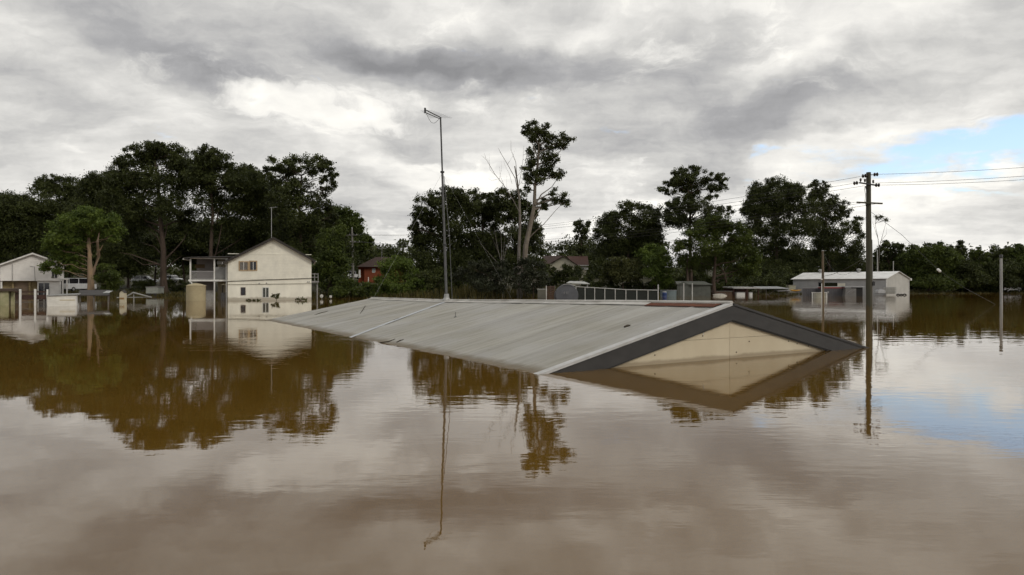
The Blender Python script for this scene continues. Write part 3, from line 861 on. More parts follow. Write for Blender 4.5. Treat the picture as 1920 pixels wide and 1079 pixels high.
def vehicle(name, label, px, py, d, ang, tall=1.45, ln=4.4, van=False, group='cars parked on the dry ground'):
    g = W(px, py, d)
    e = thing(name, label, 'car', (g.x, g.y, g.z), R(ang), group)
    hw = .88
    if van: prof = [(-ln / 2, .35), (ln / 2, .35), (ln / 2, 1.0), (ln / 2 - .8, 1.1), (-ln / 2, 1.1)]
    else: prof = [(-ln / 2, .35), (ln / 2, .35), (ln / 2, .75), (ln / 2 - .9, .92), (-ln / 2 + .1, .95)]
    MB().prism(prof, -hw, hw).build('body', CARW, e, bevel=.05)
    zb = 1.1 if van else .93
    c0 = (-ln / 2 + .05, ln / 2 - .95) if van else (-ln / 2 + .35, ln / 2 - 1.1)
    cab = [(c0[0], zb), (c0[1], zb), (c0[1] - .6, tall), (c0[0] + (.1 if van else .5), tall)]
    cb = MB().prism(cab, -hw + .08, hw - .08).build('cabin', GLASS, e, bevel=.03)
    MB().prism([(cab[3][0] - .05, tall - .03), (cab[2][0] + .05, tall - .03), (cab[2][0] - .05, tall + .05), (cab[3][0] + .1, tall + .05)], -hw + .1, hw - .1).build('roof', CARW, e, bevel=.02)
    for xx in np.linspace(c0[0] + .12, c0[1] - .45, 3):
        for sy in (-1, 1):
            MB().box(xx - .05, xx + .05, sy * (hw - .075) - .012, sy * (hw - .075) + .012, zb, tall - .02).build('pillar', CARW, cb)
    for xx in (-ln / 2 + .8, ln / 2 - .8):
        for sy in (-1, 1):
            wv = MB().lathe([(.30, -.1), (.33, -.06), (.33, .06), (.30, .1)], (xx, sy * (hw - .08), .33), (0, 1, 0), 16).build('wheel', TYRE, e)
            MB().lathe([(.18, 0), (.16, .02)], (xx, sy * (hw + .03), .33), (0, sy, 0), 12).build('rim', GALV, wv)
    for sy in (-1, 1):
        MB().box(-ln / 2 - .02, -ln / 2 + .03, sy * .65 - .15, sy * .65 + .15, .72, .95).build('tail_light', LAMP, e)
        MB().box(ln / 2 - .03, ln / 2 + .02, sy * .62 - .18, sy * .62 + .18, .58, .72).build('headlight', GLASS, e)
    return e


vehicle('parked_van', 'white four-wheel drive parked beside the left white house', 146, 547, 96, 75, 1.8, 4.6, True)
vehicle('parked_car', 'white car parked deep under the left trees above the box trailer', 272, 533, 128, 8)
vehicle('parked_car', 'white car half hidden behind the tall tree trunk left of the tank', 322, 531, 132, -12)
vehicle('parked_car', 'white car parked beside the orange brick house', 656, 524, 127, 65)
vehicle('parked_car', 'pale car under the trees at the right edge', 1892, 548, 133, 15)

# ------------------------------------------------------------------ brick house, far gabled house
B = Site('brick_house', 'orange brick house with dark brown roof behind the round green bush', 'house', 690, 128, 10)
BR = mat('orange_brick', (.22, .058, .026), .85, .25, 6, bump=.004)
B.box('wall', BR, 683, 760, 500, 530, 0, 7)
B.box('wall_return', mat('dark_orange_brick', (.26, .06, .022), .85, .25, 6), 672, 682.8, 500, 530, .8, 6)
x0, x1 = B.x(668), B.x(775); ze, zr = B.z(700, 501), B.z(700, 487)
xa, xb = B.x(704), B.x(745)
tl = mat('brown_tile', (.055, .034, .028), .8, .3, 3)
MB().add([(x0, -.7, ze), (x1, -.7, ze), (x1, 8, ze), (x0, 8, ze), (xa, 3.6, zr + .6), (xb, 3.6, zr + .6)], [(0, 1, 5, 4), (1, 2, 5), (2, 3, 4, 5), (3, 0, 4), (3, 2, 1, 0)]).build('roof', tl, B.e)
B.window(698.5, 703, 504, 511, 0, WHITE, mat('blue_pane', (.20, .27, .30), .15), 1, fw=.06)
B.box('front_pillar', WHITE, 672.5, 676, 506, 521, -.1, .1)
B.box('porch_post', WHITE, 690, 691.5, 520, 530, -.8, -.7)
a2 = B.p(716, 490, 3); b2 = B.p(716, 459, 3)
ra = thing('roof_antenna', 'small TV antenna above the orange brick house roof', 'antenna', B.e.matrix_basis @ Vector((a2[0], 3, a2[1])))
MB().tube([(0, 0, -.6), (0, 0, b2[1] - a2[1])], .035, 6).build('antenna_pole', GALV, ra)
MB().tube([(-.7, 0, b2[1] - a2[1] - .75), (.9, 0, b2[1] - a2[1] - .7)], .03, 5).build('antenna_boom', GALV, ra)
for i in range(5): MB().tube([(-.6 + .32 * i, -.4, b2[1] - a2[1] - .74), (-.6 + .32 * i, .4, b2[1] - a2[1] - .73)], .015, 4).build('antenna_element', GALV, ra)

K = Site('small_brick_outbuilding', 'small orange brick outbuilding showing between bushes left of the antenna mast', 'outbuilding', 812, 112, 0)
K.box('wall', BR, 803, 822, 508, 530, 0, 3)
MB().slab((K.x(800), -.4, K.z(810, 508)), (K.x(824), -.4, K.z(810, 508)), (K.x(824), 3.4, K.z(810, 503)), (K.x(800), 3.4, K.z(810, 503)), .1).build('roof', GREYP, K.e)

G = Site('gabled_house', 'distant house with cream gable and brown tiled roof among the trees', 'house', 1055, 125, -4)
ap, le, re = G.p(1057, 481), G.p(1031, 496), G.p(1079, 496)
gw = mat('pale_cream_gable', (.62, .58, .46), .7, .08, 1.5, lines=('Z', .2, .01))
MB().prism([(le[0], 1), (re[0], 1), re, ap, le], 0, .2).build('wall', gw, G.e)
x2 = G.x(1100)
MB().box(re[0] + .003, x2, 1.5, 7, 1, G.z(1090, 500, 1.5)).build('side_wing_wall', gw, G.e)
for e_, s_ in ((le, -1), (re, 1)):
    ex = e_[0] + s_ * .5; ez = e_[1] - .5 * (ap[1] - e_[1]) / abs(ap[0] - e_[0])
    q = [(ex, -.5, ez + .14), (ap[0], -.5, ap[1] + .14), (ap[0], 8, ap[1] + .14), (ex, 8, ez + .14)]
    if s_ > 0: q = q[::-1]
    MB().slab(*[Vector(v) for v in q], .12).build('roof_slope', tl, G.e)
redt = mat('red_brown_tile', (.070, .034, .026), .8, .3, 3)
MB().slab((re[0] - .1, .6, G.z(1090, 498)), (x2 + .4, .6, G.z(1090, 498)), (x2 + .4, 6, G.z(1090, 478)), (ap[0] + .6, 6, G.z(1090, 478)), .12).build('wing_roof', redt, G.e)
MB().slab((G.x(1005), 2.5, G.z(1010, 497, 2.5)), (le[0] + .8, 2.5, G.z(1010, 497, 2.5)), (ap[0] - .2, 7, G.z(1020, 480, 7)), (G.x(1018), 7, G.z(1020, 480, 7)), .12).build('wing_roof', tl, G.e)
MB().box(re[0], x2 + .4, .52, .6, G.z(1090, 498.8), G.z(1090, 497.3)).build('gutter', WHITE, G.e)
G.box('wing_window', mat('bright_blind', (.7, .7, .68), .5), 1090, 1103, 502, 506, .9, .98)

# ------------------------------------------------------------------ back-yard clutter in the middle distance
dm = Site('dark_tank', 'dark blue-grey rounded tank leaning at the water edge beside the white frame fence', 'tank', 1062, 63, 0)
dr_, dzc = 22 / F * 63, dm.z(1062, 556)
prof = []
MB().lathe([(dr_ * .93, -.35), (dr_, -.25), (dr_, .55), (dr_ * .93, .65), (dr_ * .3, .70), (.01, .71)], (0, .6, dzc), (.08, -1, .12), 36).build('shell', mat('blue_grey_tank', (.085, .088, .098), .5, .2, 2), dm.e, smooth=True)
MB().tube([(dm.x(1055), -.02, dm.z(1055, 534)), (dm.x(1068), -.02, dm.z(1068, 533)), (dm.x(1082), -.02, dm.z(1082, 538))], .035, 6).build('rim_pipe', GALV, dm.e)
for px in (1057, 1061, 1064): MB().box(dm.x(px), dm.x(px) + .03, -.30, -.27, dm.z(px, 552), dm.z(px, 547)).build('scuff', GREYP, dm.e)

fe = Site('frame_fence', 'long white pipe-framed fence standing in water behind the roof ridge', 'fence', 1160, 68, -16)
pxs = [1080, 1097, 1115, 1134, 1153.5, 1173.5, 1194, 1215, 1234]
WP = mat('white_pipe', (.52, .52, .50), .5, .2, 4)
pp = [fe.p(px, np.interp(px, [1080, 1134, 1173, 1234], [538.0, 541.0, 543.5, 544.6])) for px in pxs]
for i, (x_, z_) in enumerate(pp):
    zt_ = z_ if i < 8 else fe.z(1234, 534)
    MB().tube([(x_, 0, -1), (x_, 0, zt_)], .045 if i < 8 else .06, 6).build('post', WP, fe.e)
    if i: MB().tube([(pp[i - 1][0], 0, pp[i - 1][1]), (x_, 0, z_)], .04, 6).build('top_rail', WP, fe.e)
for i in range(8):
    me_ = MB().box(pp[i][0] + .05, pp[i + 1][0] - .05, .01, .016, -.8, min(pp[i][1], pp[i + 1][1]) - .05)
    me_.build('dark_infill', mat('fence_gap_dark', (.030, .034, .030), .8), fe.e)  # dark sheets added for the darkness seen through the open bays
aw = Site('garden_shelter', 'small garden shelter with pale flat roof beyond the white frame fence', 'shelter', 1085, 92, 0)
MB().slab((aw.x(1062), 0, aw.z(1062, 530.5)), (aw.x(1106), 0, aw.z(1100, 532.5)), (aw.x(1100), 3, aw.z(1100, 528)), (aw.x(1072), 3, aw.z(1072, 527)), .08).build('roof', mat('pale_sheet', (.45, .46, .44), .5), aw.e)
for px in (1066, 1102): MB().box(aw.x(px) - .05, aw.x(px) + .05, .1, .2, -.5, aw.z(px, 533)).build('post', GREYP, aw.e)
aw2 = Site('balcony_rail', 'far white railing above the garden shelter', 'railing', 1093, 100, 0)
for py in (521, 525, 528.5): MB().box(aw2.x(1086), aw2.x(1101), 0, .05, aw2.z(1093, py + .4), aw2.z(1093, py - .4)).build('rail', GREYP, aw2.e)
for px in (1086, 1101): MB().box(aw2.x(px) - .05, aw2.x(px) + .05, .051, .1, -.2, aw2.z(px, 520)).build('post', GREYP, aw2.e)
scr = Site('timber_screen', 'brown slatted timber screen left of the dark tank', 'screen', 1032, 70, 0)
for i in range(7): scr.box('slat', mat('red_brown_slat', (.085, .05, .038), .85), 1025.5, 1040, 537 + i * 4.2, 539.8 + i * 4.2, 0, .04)
for px in (1024.5, 1033, 1040): MB().box(scr.x(px) - .04, scr.x(px) + .04, .045, .12, -1, scr.z(px, 536)).build('post', WHITE if px < 1030 else WOOD_GREY, scr.e)
hk = Site('low_fence_panel', 'grey low fence panel at the water edge left of the slatted screen', 'fence', 1018, 71, 0)
hk.box('panel', mat('dull_grey_panel', (.14, .135, .11), .8), 1008, 1023, 543, 575, 0, .05)
hk.box('top_cap', WP, 1007, 1024, 542, 543, -.02, .07)

gs = Site('garden_shed', 'grey-green metal garden shed in shade behind two white posts', 'shed', 1300, 96, 8)
a, b = gs.x(1270), gs.x(1334)
GSH = mat('grey_green_steel', (.085, .09, .078), .6, .2, 2, lines=('X', .25, .012))
MB().prism([(a, -1), (gs.x(1291), -1), (gs.x(1291), gs.z(1290, 533)), (gs.x(1281), gs.z(1281, 528.5)), (a, gs.z(1270, 533))], 0, .1).build('front_wall', GSH, gs.e)
MB().box(gs.x(1291.2), b, 0.3, .4, -1, gs.z(1310, 533.5)).build('side_wall', GSH, gs.e)
MB().slab((gs.x(1268), -.2, gs.z(1270, 533)), (b + .2, .1, gs.z(1330, 534)), (b + .2, 3, gs.z(1330, 527.5)), (gs.x(1281), 3, gs.z(1281, 527.5)), .06).build('roof', mat('shed_roof_green', (.10, .105, .09), .6), gs.e)
MB().box(gs.x(1275), gs.x(1285), -.03, -.004, -1, gs.z(1280, 536)).build('door', mat('shed_door', (.10, .105, .095), .6), gs.e)
for px, lab in ((1282, 'white post in front of the garden shed, left of the pair'), (1298, 'white post in front of the garden shed, right of the pair')):
    g_ = W(px, H0, 66); e = thing('white_post', lab, 'post', (g_.x, 66, 0), 0, 'pair of white posts')
    MB().tube([(0, 0, -1), (0, 0, CH + 2.0 / F * 66)], .05, 8).build('shaft', WP, e)
    MB().lathe([(.062, 0), (.062, .05), (.02, .07)], (0, 0, CH + 2.0 / F * 66), (0, 0, 1), 8).build('post_cap', WP, e)
bar = W(1246, H0, 92); e = thing('blue_drum', 'blue plastic drum floating beside the fence end', 'drum', (bar.x, 92, 0))
BLUE = mat('blue_plastic', (.025, .05, .15), .4)
MB().lathe([(.25, -.3), (.3, -.28), (.31, .1), (.29, .14), (.31, .18), (.3, .55), (.26, .6)], seg=16).build('shell', BLUE, e, smooth=True)
MB().lathe([(.27, .601), (.25, .66), (.01, .67)], seg=16).build('lid', WHITE, e, smooth=True)
pl = Site('garden_pool', 'pale blue-grey above-ground pool wall between the fence and garden shed', 'pool', 1257, 94, 0)
MB().lathe([(1.1, -.4), (1.1, .72), (1.14, .74), (1.14, .82), (1.05, .82)], (0, 1.2, 0), (0, 0, 1), 24).build('pool_wall', mat('pool_blue_grey', (.15, .19, .20), .5), pl.e, smooth=True)
MB().lathe([(1.16, .825), (1.16, .86)], (0, 1.2, 0), (0, 0, 1), 24).build('pool_rim', GREYP, pl.e)

ss = Site('sunken_shelter', 'sunken open shelter with white-edged roof right of the garden shed', 'shelter', 1400, 104, 5)
MB().slab((ss.x(1374), -.3, ss.z(1374, 540)), (ss.x(1424), -.3, ss.z(1424, 540)), (ss.x(1424), 4, ss.z(1424, 538)), (ss.x(1374), 4, ss.z(1374, 538)), .14).build('roof', mat('white_edge_iron', (.50, .49, .47), .5, .3, 2), ss.e)
for px in (1376, 1400, 1422): MB().box(ss.x(px) - .06, ss.x(px) + .06, 0, .12, -1, ss.z(px, 541.8)).build('post', mat('dark_red_brown', (.07, .035, .03), .8), ss.e)
MB().box(ss.x(1375), ss.x(1423), 3.7, 3.8, -1, ss.z(1400, 541.8)).build('back_wall', mat('dark_red_brown', (.07, .035, .03)), ss.e)
sb = Site('white_chest', 'white chest floating under the sunken shelter roof', 'chest', 1389, 103.5, 0)
sb.box('body', WHITE, 1381, 1397, 549, 556, 0, .8, bevel=.03); sb.box('lid', GREYP, 1380.4, 1397.6, 548, 548.9, -.04, .84)
sb = Site('white_bin', 'small white bin floating right of the white chest', 'bin', 1408, 103.5, 0)
sb.box('body', WHITE, 1405, 1411, 549, 555, 0, .5, bevel=.03); sb.box('lid', GREYP, 1404.4, 1411.4, 548.2, 548.9, -.04, .54)
tb = Site('upturned_dinghy', 'pale upturned dinghy drifting left of the sunken shelter', 'boat', 1350, 98, 4)
v, f = [], []
xs_ = np.linspace(tb.x(1336), tb.x(1364), 11)
for i, x_ in enumerate(xs_):
    tt = i / 10; wv = .62 * (math.sin(math.pi * min(1, .12 + tt * .9)) ** .6); hh = .34 * (math.sin(math.pi * min(1, .15 + tt * .85)) ** .5)
    for k in range(7):
        a_ = math.pi * k / 6
        v.append((x_, -wv * math.cos(a_), hh * math.sin(a_) - .02))
for i in range(10):
    for k in range(6): f.append((i * 7 + k, i * 7 + k + 1, (i + 1) * 7 + k + 1, (i + 1) * 7 + k))
MB().add(v, f).build('hull', mat('pale_hull', (.42, .39, .33), .5, .3, 3), tb.e, smooth=True)
MB().tube([(xs_[0], 0, .22), (xs_[5], 0, .345), (xs_[9], 0, .27)], .025, 6).build('keel', GREYP, tb.e)
mt = Site('mud_bank_wall', 'low brown retaining wall behind the upturned dinghy', 'wall', 1355, 103, 3)
mt.box('wall', mat('brown_wall', (.10, .065, .045), .9, .3, 3), 1335, 1373, 547, 560, 0, .3); mt.box('coping', WOOD_GREY, 1334.5, 1373.5, 546, 547, -.04, .34)
cw = Site('sunken_canopy', 'wide grey metal canopy low over the water left of the far steel shed', 'canopy', 1450, 108, 0)
MB().slab((cw.x(1424), -.5, cw.z(1424, 541.2)), (cw.x(1478), -.5, cw.z(1478, 541.2)), (cw.x(1476), 4, cw.z(1476, 537.5)), (cw.x(1428), 4, cw.z(1428, 537.5)), .07).build('roof', mat('grey_iron', (.40, .41, .42), .45, .3, 2), cw.e)
for px in (1437, 1460, 1476): MB().box(cw.x(px) - .05, cw.x(px) + .05, 0, .1, -1, cw.z(px, 542)).build('post', WOOD_GREY, cw.e)
MB().tube([(cw.x(1436), -.1, cw.z(1436, 555)), (cw.x(1456), -.1, cw.z(1456, 543))], .04, 5).build('brace', WOOD_GREY, cw.e)
MB().slab((cw.x(1455), -1, cw.z(1455, 546)), (cw.x(1482), -1, cw.z(1482, 545)), (cw.x(1482), 1, cw.z(1482, 543.6)), (cw.x(1455), 1, cw.z(1455, 544.6)), .05).build('lower_sheet', GREYP, cw.e)
ky = Site('yellow_kayak', 'yellow kayak resting at the water edge left of the far steel shed', 'kayak', 1491, 106, 0)
v, f = [], []
xs_ = np.linspace(ky.x(1480), ky.x(1502.5), 13)
for i, x_ in enumerate(xs_):
    q = max(.04, math.sin(math.pi * i / 12)) ** .6
    for k in range(8):
        a_ = 2 * math.pi * k / 8
        v.append((x_, .34 * q * math.cos(a_), ky.z(1491, 545.3) + .13 * q * math.sin(a_) + .12 * abs(i / 6 - 1) ** 2))
for i in range(12):
    for k in range(8): f.append((i * 8 + k, i * 8 + (k + 1) % 8, (i + 1) * 8 + (k + 1) % 8, (i + 1) * 8 + k))
f += [tuple(range(8)), tuple(range(96, 104))]
MB().add(v, f).build('hull', mat('yellow_plastic', (.50, .25, .02), .45, .15, 4), ky.e, smooth=True)
MB().box(ky.x(1488), ky.x(1495), -.15, .15, ky.z(1491, 545.3) + .10, ky.z(1491, 545.3) + .18).build('seat', STEEL_DARK, ky.e, bevel=.02)
bxs = Site('cream_crate', 'cream bulky crate behind the yellow kayak', 'crate', 1485, 110, 0)
bxs.box('body', mat('cream_plastic', (.33, .32, .24), .6), 1479, 1492, 536, 549, 0, 1, bevel=.03); bxs.box('lid', mat('cream_plastic', (.33, .32, .24)), 1478.4, 1492.6, 535, 535.9, -.05, 1.05)
mt2 = Site('jetty_stack', 'stack of two weathered boards just below the yellow kayak', 'boards', 1490, 105, 0)
for i in range(2): mt2.box('board', WOOD_GREY, 1478 + 3 * i, 1500 + 2 * i, 548.5 - i * 1.6, 549.6 - i * 1.6, -.2, .6)

# ------------------------------------------------------------------ far steel shed on the right
S_ = Site('steel_shed', 'long grey steel shed with white roof across the water on the right', 'shed', 1662, 108, -56)
# long side runs left from the near corner, gable end runs right
GR = mat('grey_steel_wall', (.42, .42, .425), .5, .08, 1, lines=('X', .4, .02))
u2 = S_
DPT = 7.2
zc_ = S_.z(1662, 522.5)
LN = S_.x(1487)
# gable end: local y axis into depth from x=0
def endp(px, py):
    """point on the end wall plane x=0 (local y, z)"""
    r = Vector(((px - 960) / F, 1, 0)); o = S_.o
    det = S_.n.x * (-r.y) + r.x * S_.n.y
    s = (-o.x * (-r.y) - r.x * o.y) / det
    k = (S_.n.x * (-o.y) + S_.n.y * o.x) / det
    return s, CH - (py - H0) / F * k
ye, ze_ = endp(1704, 524.5); ym, zm_ = endp(1683, 510)
MB().box(LN, -.002, 0, .12, -1.2, zc_).build('long_wall', GR, S_.e)
MB().prism([(0, -1.2), (ye, -1.2), (ye, zc_), (ye / 2, zm_), (0, zc_)], 0, -.12, 'x').build('end_wall', mat('lit_grey_steel', (.48, .47, .44), .5, .06, 1, lines=('Y', .4, .02)), S_.e)  # paler, warmer than the long wall: light from the right put into colour
MB().box(LN, -.13, ye - .12, ye, -1.2, zc_).build('rear_wall', GR, S_.e)
MB().prism([(.13, -1.2), (ye - .13, -1.2), (ye - .13, zc_), (ye / 2, zm_ - .02), (.13, zc_)], LN + .13, LN + .01, 'x').build('far_end_wall', GR, S_.e)
WR = mat('white_steel_roof', (.78, .78, .77), .45, .10, 1.0, lines=('X', .5, .02))
sl_ = (zm_ - zc_) / (ye / 2)
MB().slab((LN - .3, -.3, zc_ - .3 * sl_ + .09), (.25, -.3, zc_ - .3 * sl_ + .09), (.25, ye / 2, zm_ + .09), (LN - .3, ye / 2, zm_ + .09), .06).build('roof_slope', WR, S_.e)
MB().slab((LN - .3, ye / 2, zm_ + .09), (.25, ye / 2, zm_ + .09), (.25, ye + .3, zc_ - .3 * sl_ + .09), (LN - .3, ye + .3, zc_ - .3 * sl_ + .09), .06).build('roof_slope', WR, S_.e)
MB().box(-.06, .06, -.06, .06, -1.2, zc_ - .05).build('corner_flashing', WHITE, S_.e)
MB().box(-.06, .06, ye - .03, ye + .07, -1.2, zc_ - .08).build('corner_flashing', WHITE, S_.e)
MB().box(.02, .27, ye + .1, ye + .42, zc_ - .3, zc_ + .06).build('gutter_end', WHITE, S_.e)
for px in (1540, 1612):
    x_ = S_.x(px, ye / 2)
    MB().lathe([(.22, -.15), (.22, .22), (.34, .26), (.36, .45), (.22, .56), (.02, .60)], (x_, ye / 2 - .3, zm_ + .05), (0, 0, 1), 14).build('roof_ventilator', GALV, S_.e, smooth=True)
for px0, px1, py0, py1, m_ in ((1535, 1541, 530, 537.5, GLASS), (1547, 1570, 530.5, 537, mat('olive_glass', (.03, .033, .02), .2)), (1571, 1585, 531.5, 537.5, CREAM_FLAT), (1634, 1639, 528, 536, GLASS)):
    z0_, z1_ = S_.z(px0, py1), S_.z(px0, py0)
    MB().box(S_.x(px0), S_.x(px1), -.06, -.003, z0_, z1_).build('window', m_, S_.e)
for px, py0, lab in ((1645, 471, 'tall thin white pole behind the far steel shed'), (1675, 492, 'short thin white pole behind the far steel shed gable')):
    g_ = W(px, H0, 124); e = thing('thin_pole', lab, 'pole', (g_.x, 124, 0), 0, 'thin poles behind the steel shed')
    zt_ = CH + (H0 - py0) / F * 124
    MB().tube([(0, 0, -.5), (0, 0, zt_)], [.075, .06], 6).build('shaft', WP, e); MB().lathe([(.09, 0), (.09, .12), (.03, .16)], (0, 0, zt_), (0, 0, 1), 8).build('pole_cap', WP, e)

lf = Site('grey_site_fence', 'low dark grey sheet fence running in front of the steel shed', 'fence', 1530, 100, -3)
LFM = mat('slate_sheet', (.085, .083, .09), .6, .15, 1.5, lines=('X', .3, .02))
for i in range(4): lf.box('panel', LFM, 1505 + i * 8.7, 1513.4 + i * 8.7, 541, 570, 0, .06)
lf.box('top_rail', GREYP, 1504, 1541, 540, 541, -.02, .08)
rt = Site('red_topped_container', 'dark container with a red top edge half sunk before the steel shed', 'container', 1565, 98, -3)
rt.box('wall', LFM, 1545, 1584, 541.2, 575, 0, 2.2); rt.box('red_edge', mat('red_paint', (.26, .035, .035), .5), 1544.5, 1584.5, 538.8, 541, -.04, 2.24)
rt.box('roof_lip', WHITE, 1544.5, 1584.5, 538.1, 538.7, -.05, 2.25)
tp_ = Site('tarp_trailer', 'low trailer under a grey tarpaulin next to the red-edged container', 'trailer', 1600, 97, -3)
a_ = [tp_.p(1583, 556), tp_.p(1605.5, 556), tp_.p(1605.5, 541), tp_.p(1586, 541.5)]
MB().prism([(a_[0][0], -.6), (a_[1][0], -.6), a_[2], a_[3]], 0, 1.8).build('tarpaulin', mat('tarp_grey', (.19, .185, .18), .6, .25, 3, bump=.03, bscale=4), tp_.e)
tp_.box('dark_end', mat('black_sheet', (.015, .014, .014), .6), 1606, 1617.5, 539.5, 575, .1, 1.8)
tp_.box('roof_sheet', mat('grey_iron', (.40, .41, .42)), 1583, 1622, 537, 538.6, -.1, 2)
for k_ in (0, 1):
    q0, q1 = tp_.p(1587 + 5 * k_, 551), tp_.p(1598 + 5 * k_, 543)
    MB().tube([(q0[0], -.03, q0[1]), (q1[0], -.03, q1[1])], .04, 5).build('strap', GREYP, tp_.e)
ib = Site('tank_cage', 'white caged liquid tank standing by the steel shed end wall', 'tank', 1672, 106, -10)
ib.box('tank_body', mat('white_plastic', (.50, .49, .44), .5), 1661, 1679, 539.5, 551, 0, 1.2, bevel=.05)
for i in range(6):
    px = 1660.5 + i * 3.8; MB().box(ib.x(px) - .025, ib.x(px) + .025, -.08, -.04, ib.z(px, 552), ib.z(px, 539)).build('cage_bar', GALV, ib.e)
for py in (539.4, 543.5, 547.5): MB().box(ib.x(1660.5), ib.x(1679.6), -.04, -.005, ib.z(1670, py + .35), ib.z(1670, py - .35)).build('cage_bar', GALV, ib.e)
wb = Site('white_boat', 'small white covered boat left of the caged tank', 'boat', 1653, 105, -10)
a_ = [wb.p(1645.5, 550.5), wb.p(1660, 550.5), wb.p(1660, 544.5), wb.p(1650, 543), wb.p(1646.5, 545)]
MB().prism(a_, 0, 1.4).build('hull', mat('boat_white', (.50, .51, .52), .4), wb.e, bevel=.06)
wb.box('cover', GREYP, 1649, 1660.5, 541.8, 543, .1, 1.3)
for i, (px, r_) in enumerate(((1684, .26), (1690, .22), (1696, .28))):
    g_ = W(px, 551.5, 106)
    e = thing('old_tyre', ['old tyre lying nearest the caged tank at the shed end', 'smallest old tyre at the water edge by the shed end wall', 'old tyre nearest the right corner of the steel shed'][i], 'tyre', (g_.x, g_.y, .0), 0, 'tyres by the steel shed')
    v, f = [], []
    for a_ in range(16):
        for b_ in range(8):
            A, B_ = a_ / 16 * 2 * math.pi, b_ / 8 * 2 * math.pi
            rr = r_ + .09 * math.cos(B_)
            v.append((rr * math.cos(A), .09 * math.sin(B_), rr * math.sin(A) - r_ * .45))
    for a_ in range(16):
        for b_ in range(8): f.append((a_ * 8 + b_, ((a_ + 1) % 16) * 8 + b_, ((a_ + 1) % 16) * 8 + (b_ + 1) % 8, a_ * 8 + (b_ + 1) % 8))
    MB().add(v, f).build('rubber_ring', TYRE, e, smooth=True)
wbx = Site('framed_sign_box', 'white framed board standing in water at the foot of the wooden pole', 'sign', 1536, 81, 0)
wbx.box('board', mat('cream_panel', (.47, .45, .37), .6), 1526, 1548, 549.5, 575, 0, .06)
wbx.box('top_frame', WHITE, 1522.5, 1551, 548.2, 549.4, -.05, .10)
for px in (1523.5, 1550): MB().box(wbx.x(px) - .05, wbx.x(px) + .05, -.04, .09, -1, wbx.z(px, 549.5)).build('side_frame', WHITE, wbx.e)
wbx.box('side_lamp', GREYP, 1552, 1554.5, 546.5, 550, 0, .12)
for px in (1528, 1544): MB().box(wbx.x(px) - .025, wbx.x(px) + .025, -.02, -.003, -1, wbx.z(px, 549.7)).build('stile', GREYP, wbx.e)

# ------------------------------------------------------------------ poles and overhead wires
D1 = 52.0
up = W(1629, H0, D1); up.z = 0
pole = thing('utility_pole', 'tall timber power pole with insulators and crossarm standing in water on the right', 'utility pole', up)
zt = CH + (H0 - 324) / F * D1
MB().tube([(0.03, 0, -2), (.02, 0, 3), (-.02, 0, 7), (-.02, 0, zt)], [.235, .22, .185, .165], 14).build('shaft', WOOD_POLE, pole, smooth=True)
MB().tube([(-.02, 0, zt), (-.02, 0, zt + .02)], [.17, .15], 14).build('pole_top_cap', STEEL_DARK, pole)
def pz(py): return CH + (H0 - py) / F * D1
def pxx(px): return (px - 1629) / F * D1
MB().slab((pxx(1604), -.25, pz(379)), (pxx(1651), -.32, pz(381.5)), (pxx(1651), -.22, pz(381.5)), (pxx(1604), -.15, pz(379)), .11).build('crossarm', WOOD_POLE, pole)
MB().tube([(pxx(1619), -.2, pz(378)), (pxx(1625), -.2, pz(388))], .022, 5).build('brace', STEEL_DARK, pole)
MB().slab((pxx(1609), -.22, pz(342.3)), (pxx(1638), -.26, pz(347)), (pxx(1638), -.16, pz(347)), (pxx(1609), -.12, pz(342.3)), .10).build('upper_crossarm', STEEL_DARK, pole)
PORC = mat('brown_porcelain', (.045, .035, .03), .25, .2, 5, spec=.6)
def disc_pair(x0, z0, x1, z1, y=-.1):
    d_ = Vector((x1 - x0, 0, z1 - z0)); l_ = d_.length
    o = MB().lathe([(.03, -.04), (.03, 0), (.13, .03), (.15, .08), (.05, .12), (.05, .19), (.13, .22), (.15, .27), (.05, .31), (.03, .36)], (x0, y, z0), d_, 10).build('disc_insulator', PORC, pole, smooth=True)
    return o
disc_pair(pxx(1637), pz(328.2), pxx(1646), pz(327.5)); disc_pair(pxx(1623), pz(330), pxx(1613), pz(331.5))
disc_pair(pxx(1640), pz(348), pxx(1650), pz(347.8)); disc_pair(pxx(1607), pz(343.5), pxx(1597), pz(345))
MB().tube([(pxx(1624), -.1, pz(329.6)), (pxx(1635), -.1, pz(328.4))], .03, 6).build('through_bolt', STEEL_DARK, pole)
for px, py in ((1611.5, 342), (1619.5, 343), (1635, 345)):
    MB().lathe([(.03, 0), (.05, .05), (.09, .09), (.05, .13), (.09, .17), (.06, .24), (.02, .27)], (pxx(px), -.17, pz(py)), (0, 0, 1), 10).build('pin_insulator', PORC, pole, smooth=True)
MB().tube([(pxx(1621), -.15, pz(350)), (pxx(1623.5), -.15, pz(360))], [.07, .03], 6).build('cable_fitting', STEEL_DARK, pole)
MB().tube([(-.18, -.1, pz(348)), (-.40, -.1, pz(352)), (-.30, -.1, pz(365)), (-.34, -.1, pz(378)), (-.20, -.12, pz(395))], .016, 5).build('jumper_cable', WIRE, pole)
MB().tube([(.20, -.08, pz(450)), (.22, -.1, pz(500)), (.22, -.1, pz(600))], .03, 6).build('conduit', GREYP, pole)
MB().box(.17, .36, -.22, -.02, pz(536), pz(528.5)).build('meter_box', STEEL_DARK, pole)

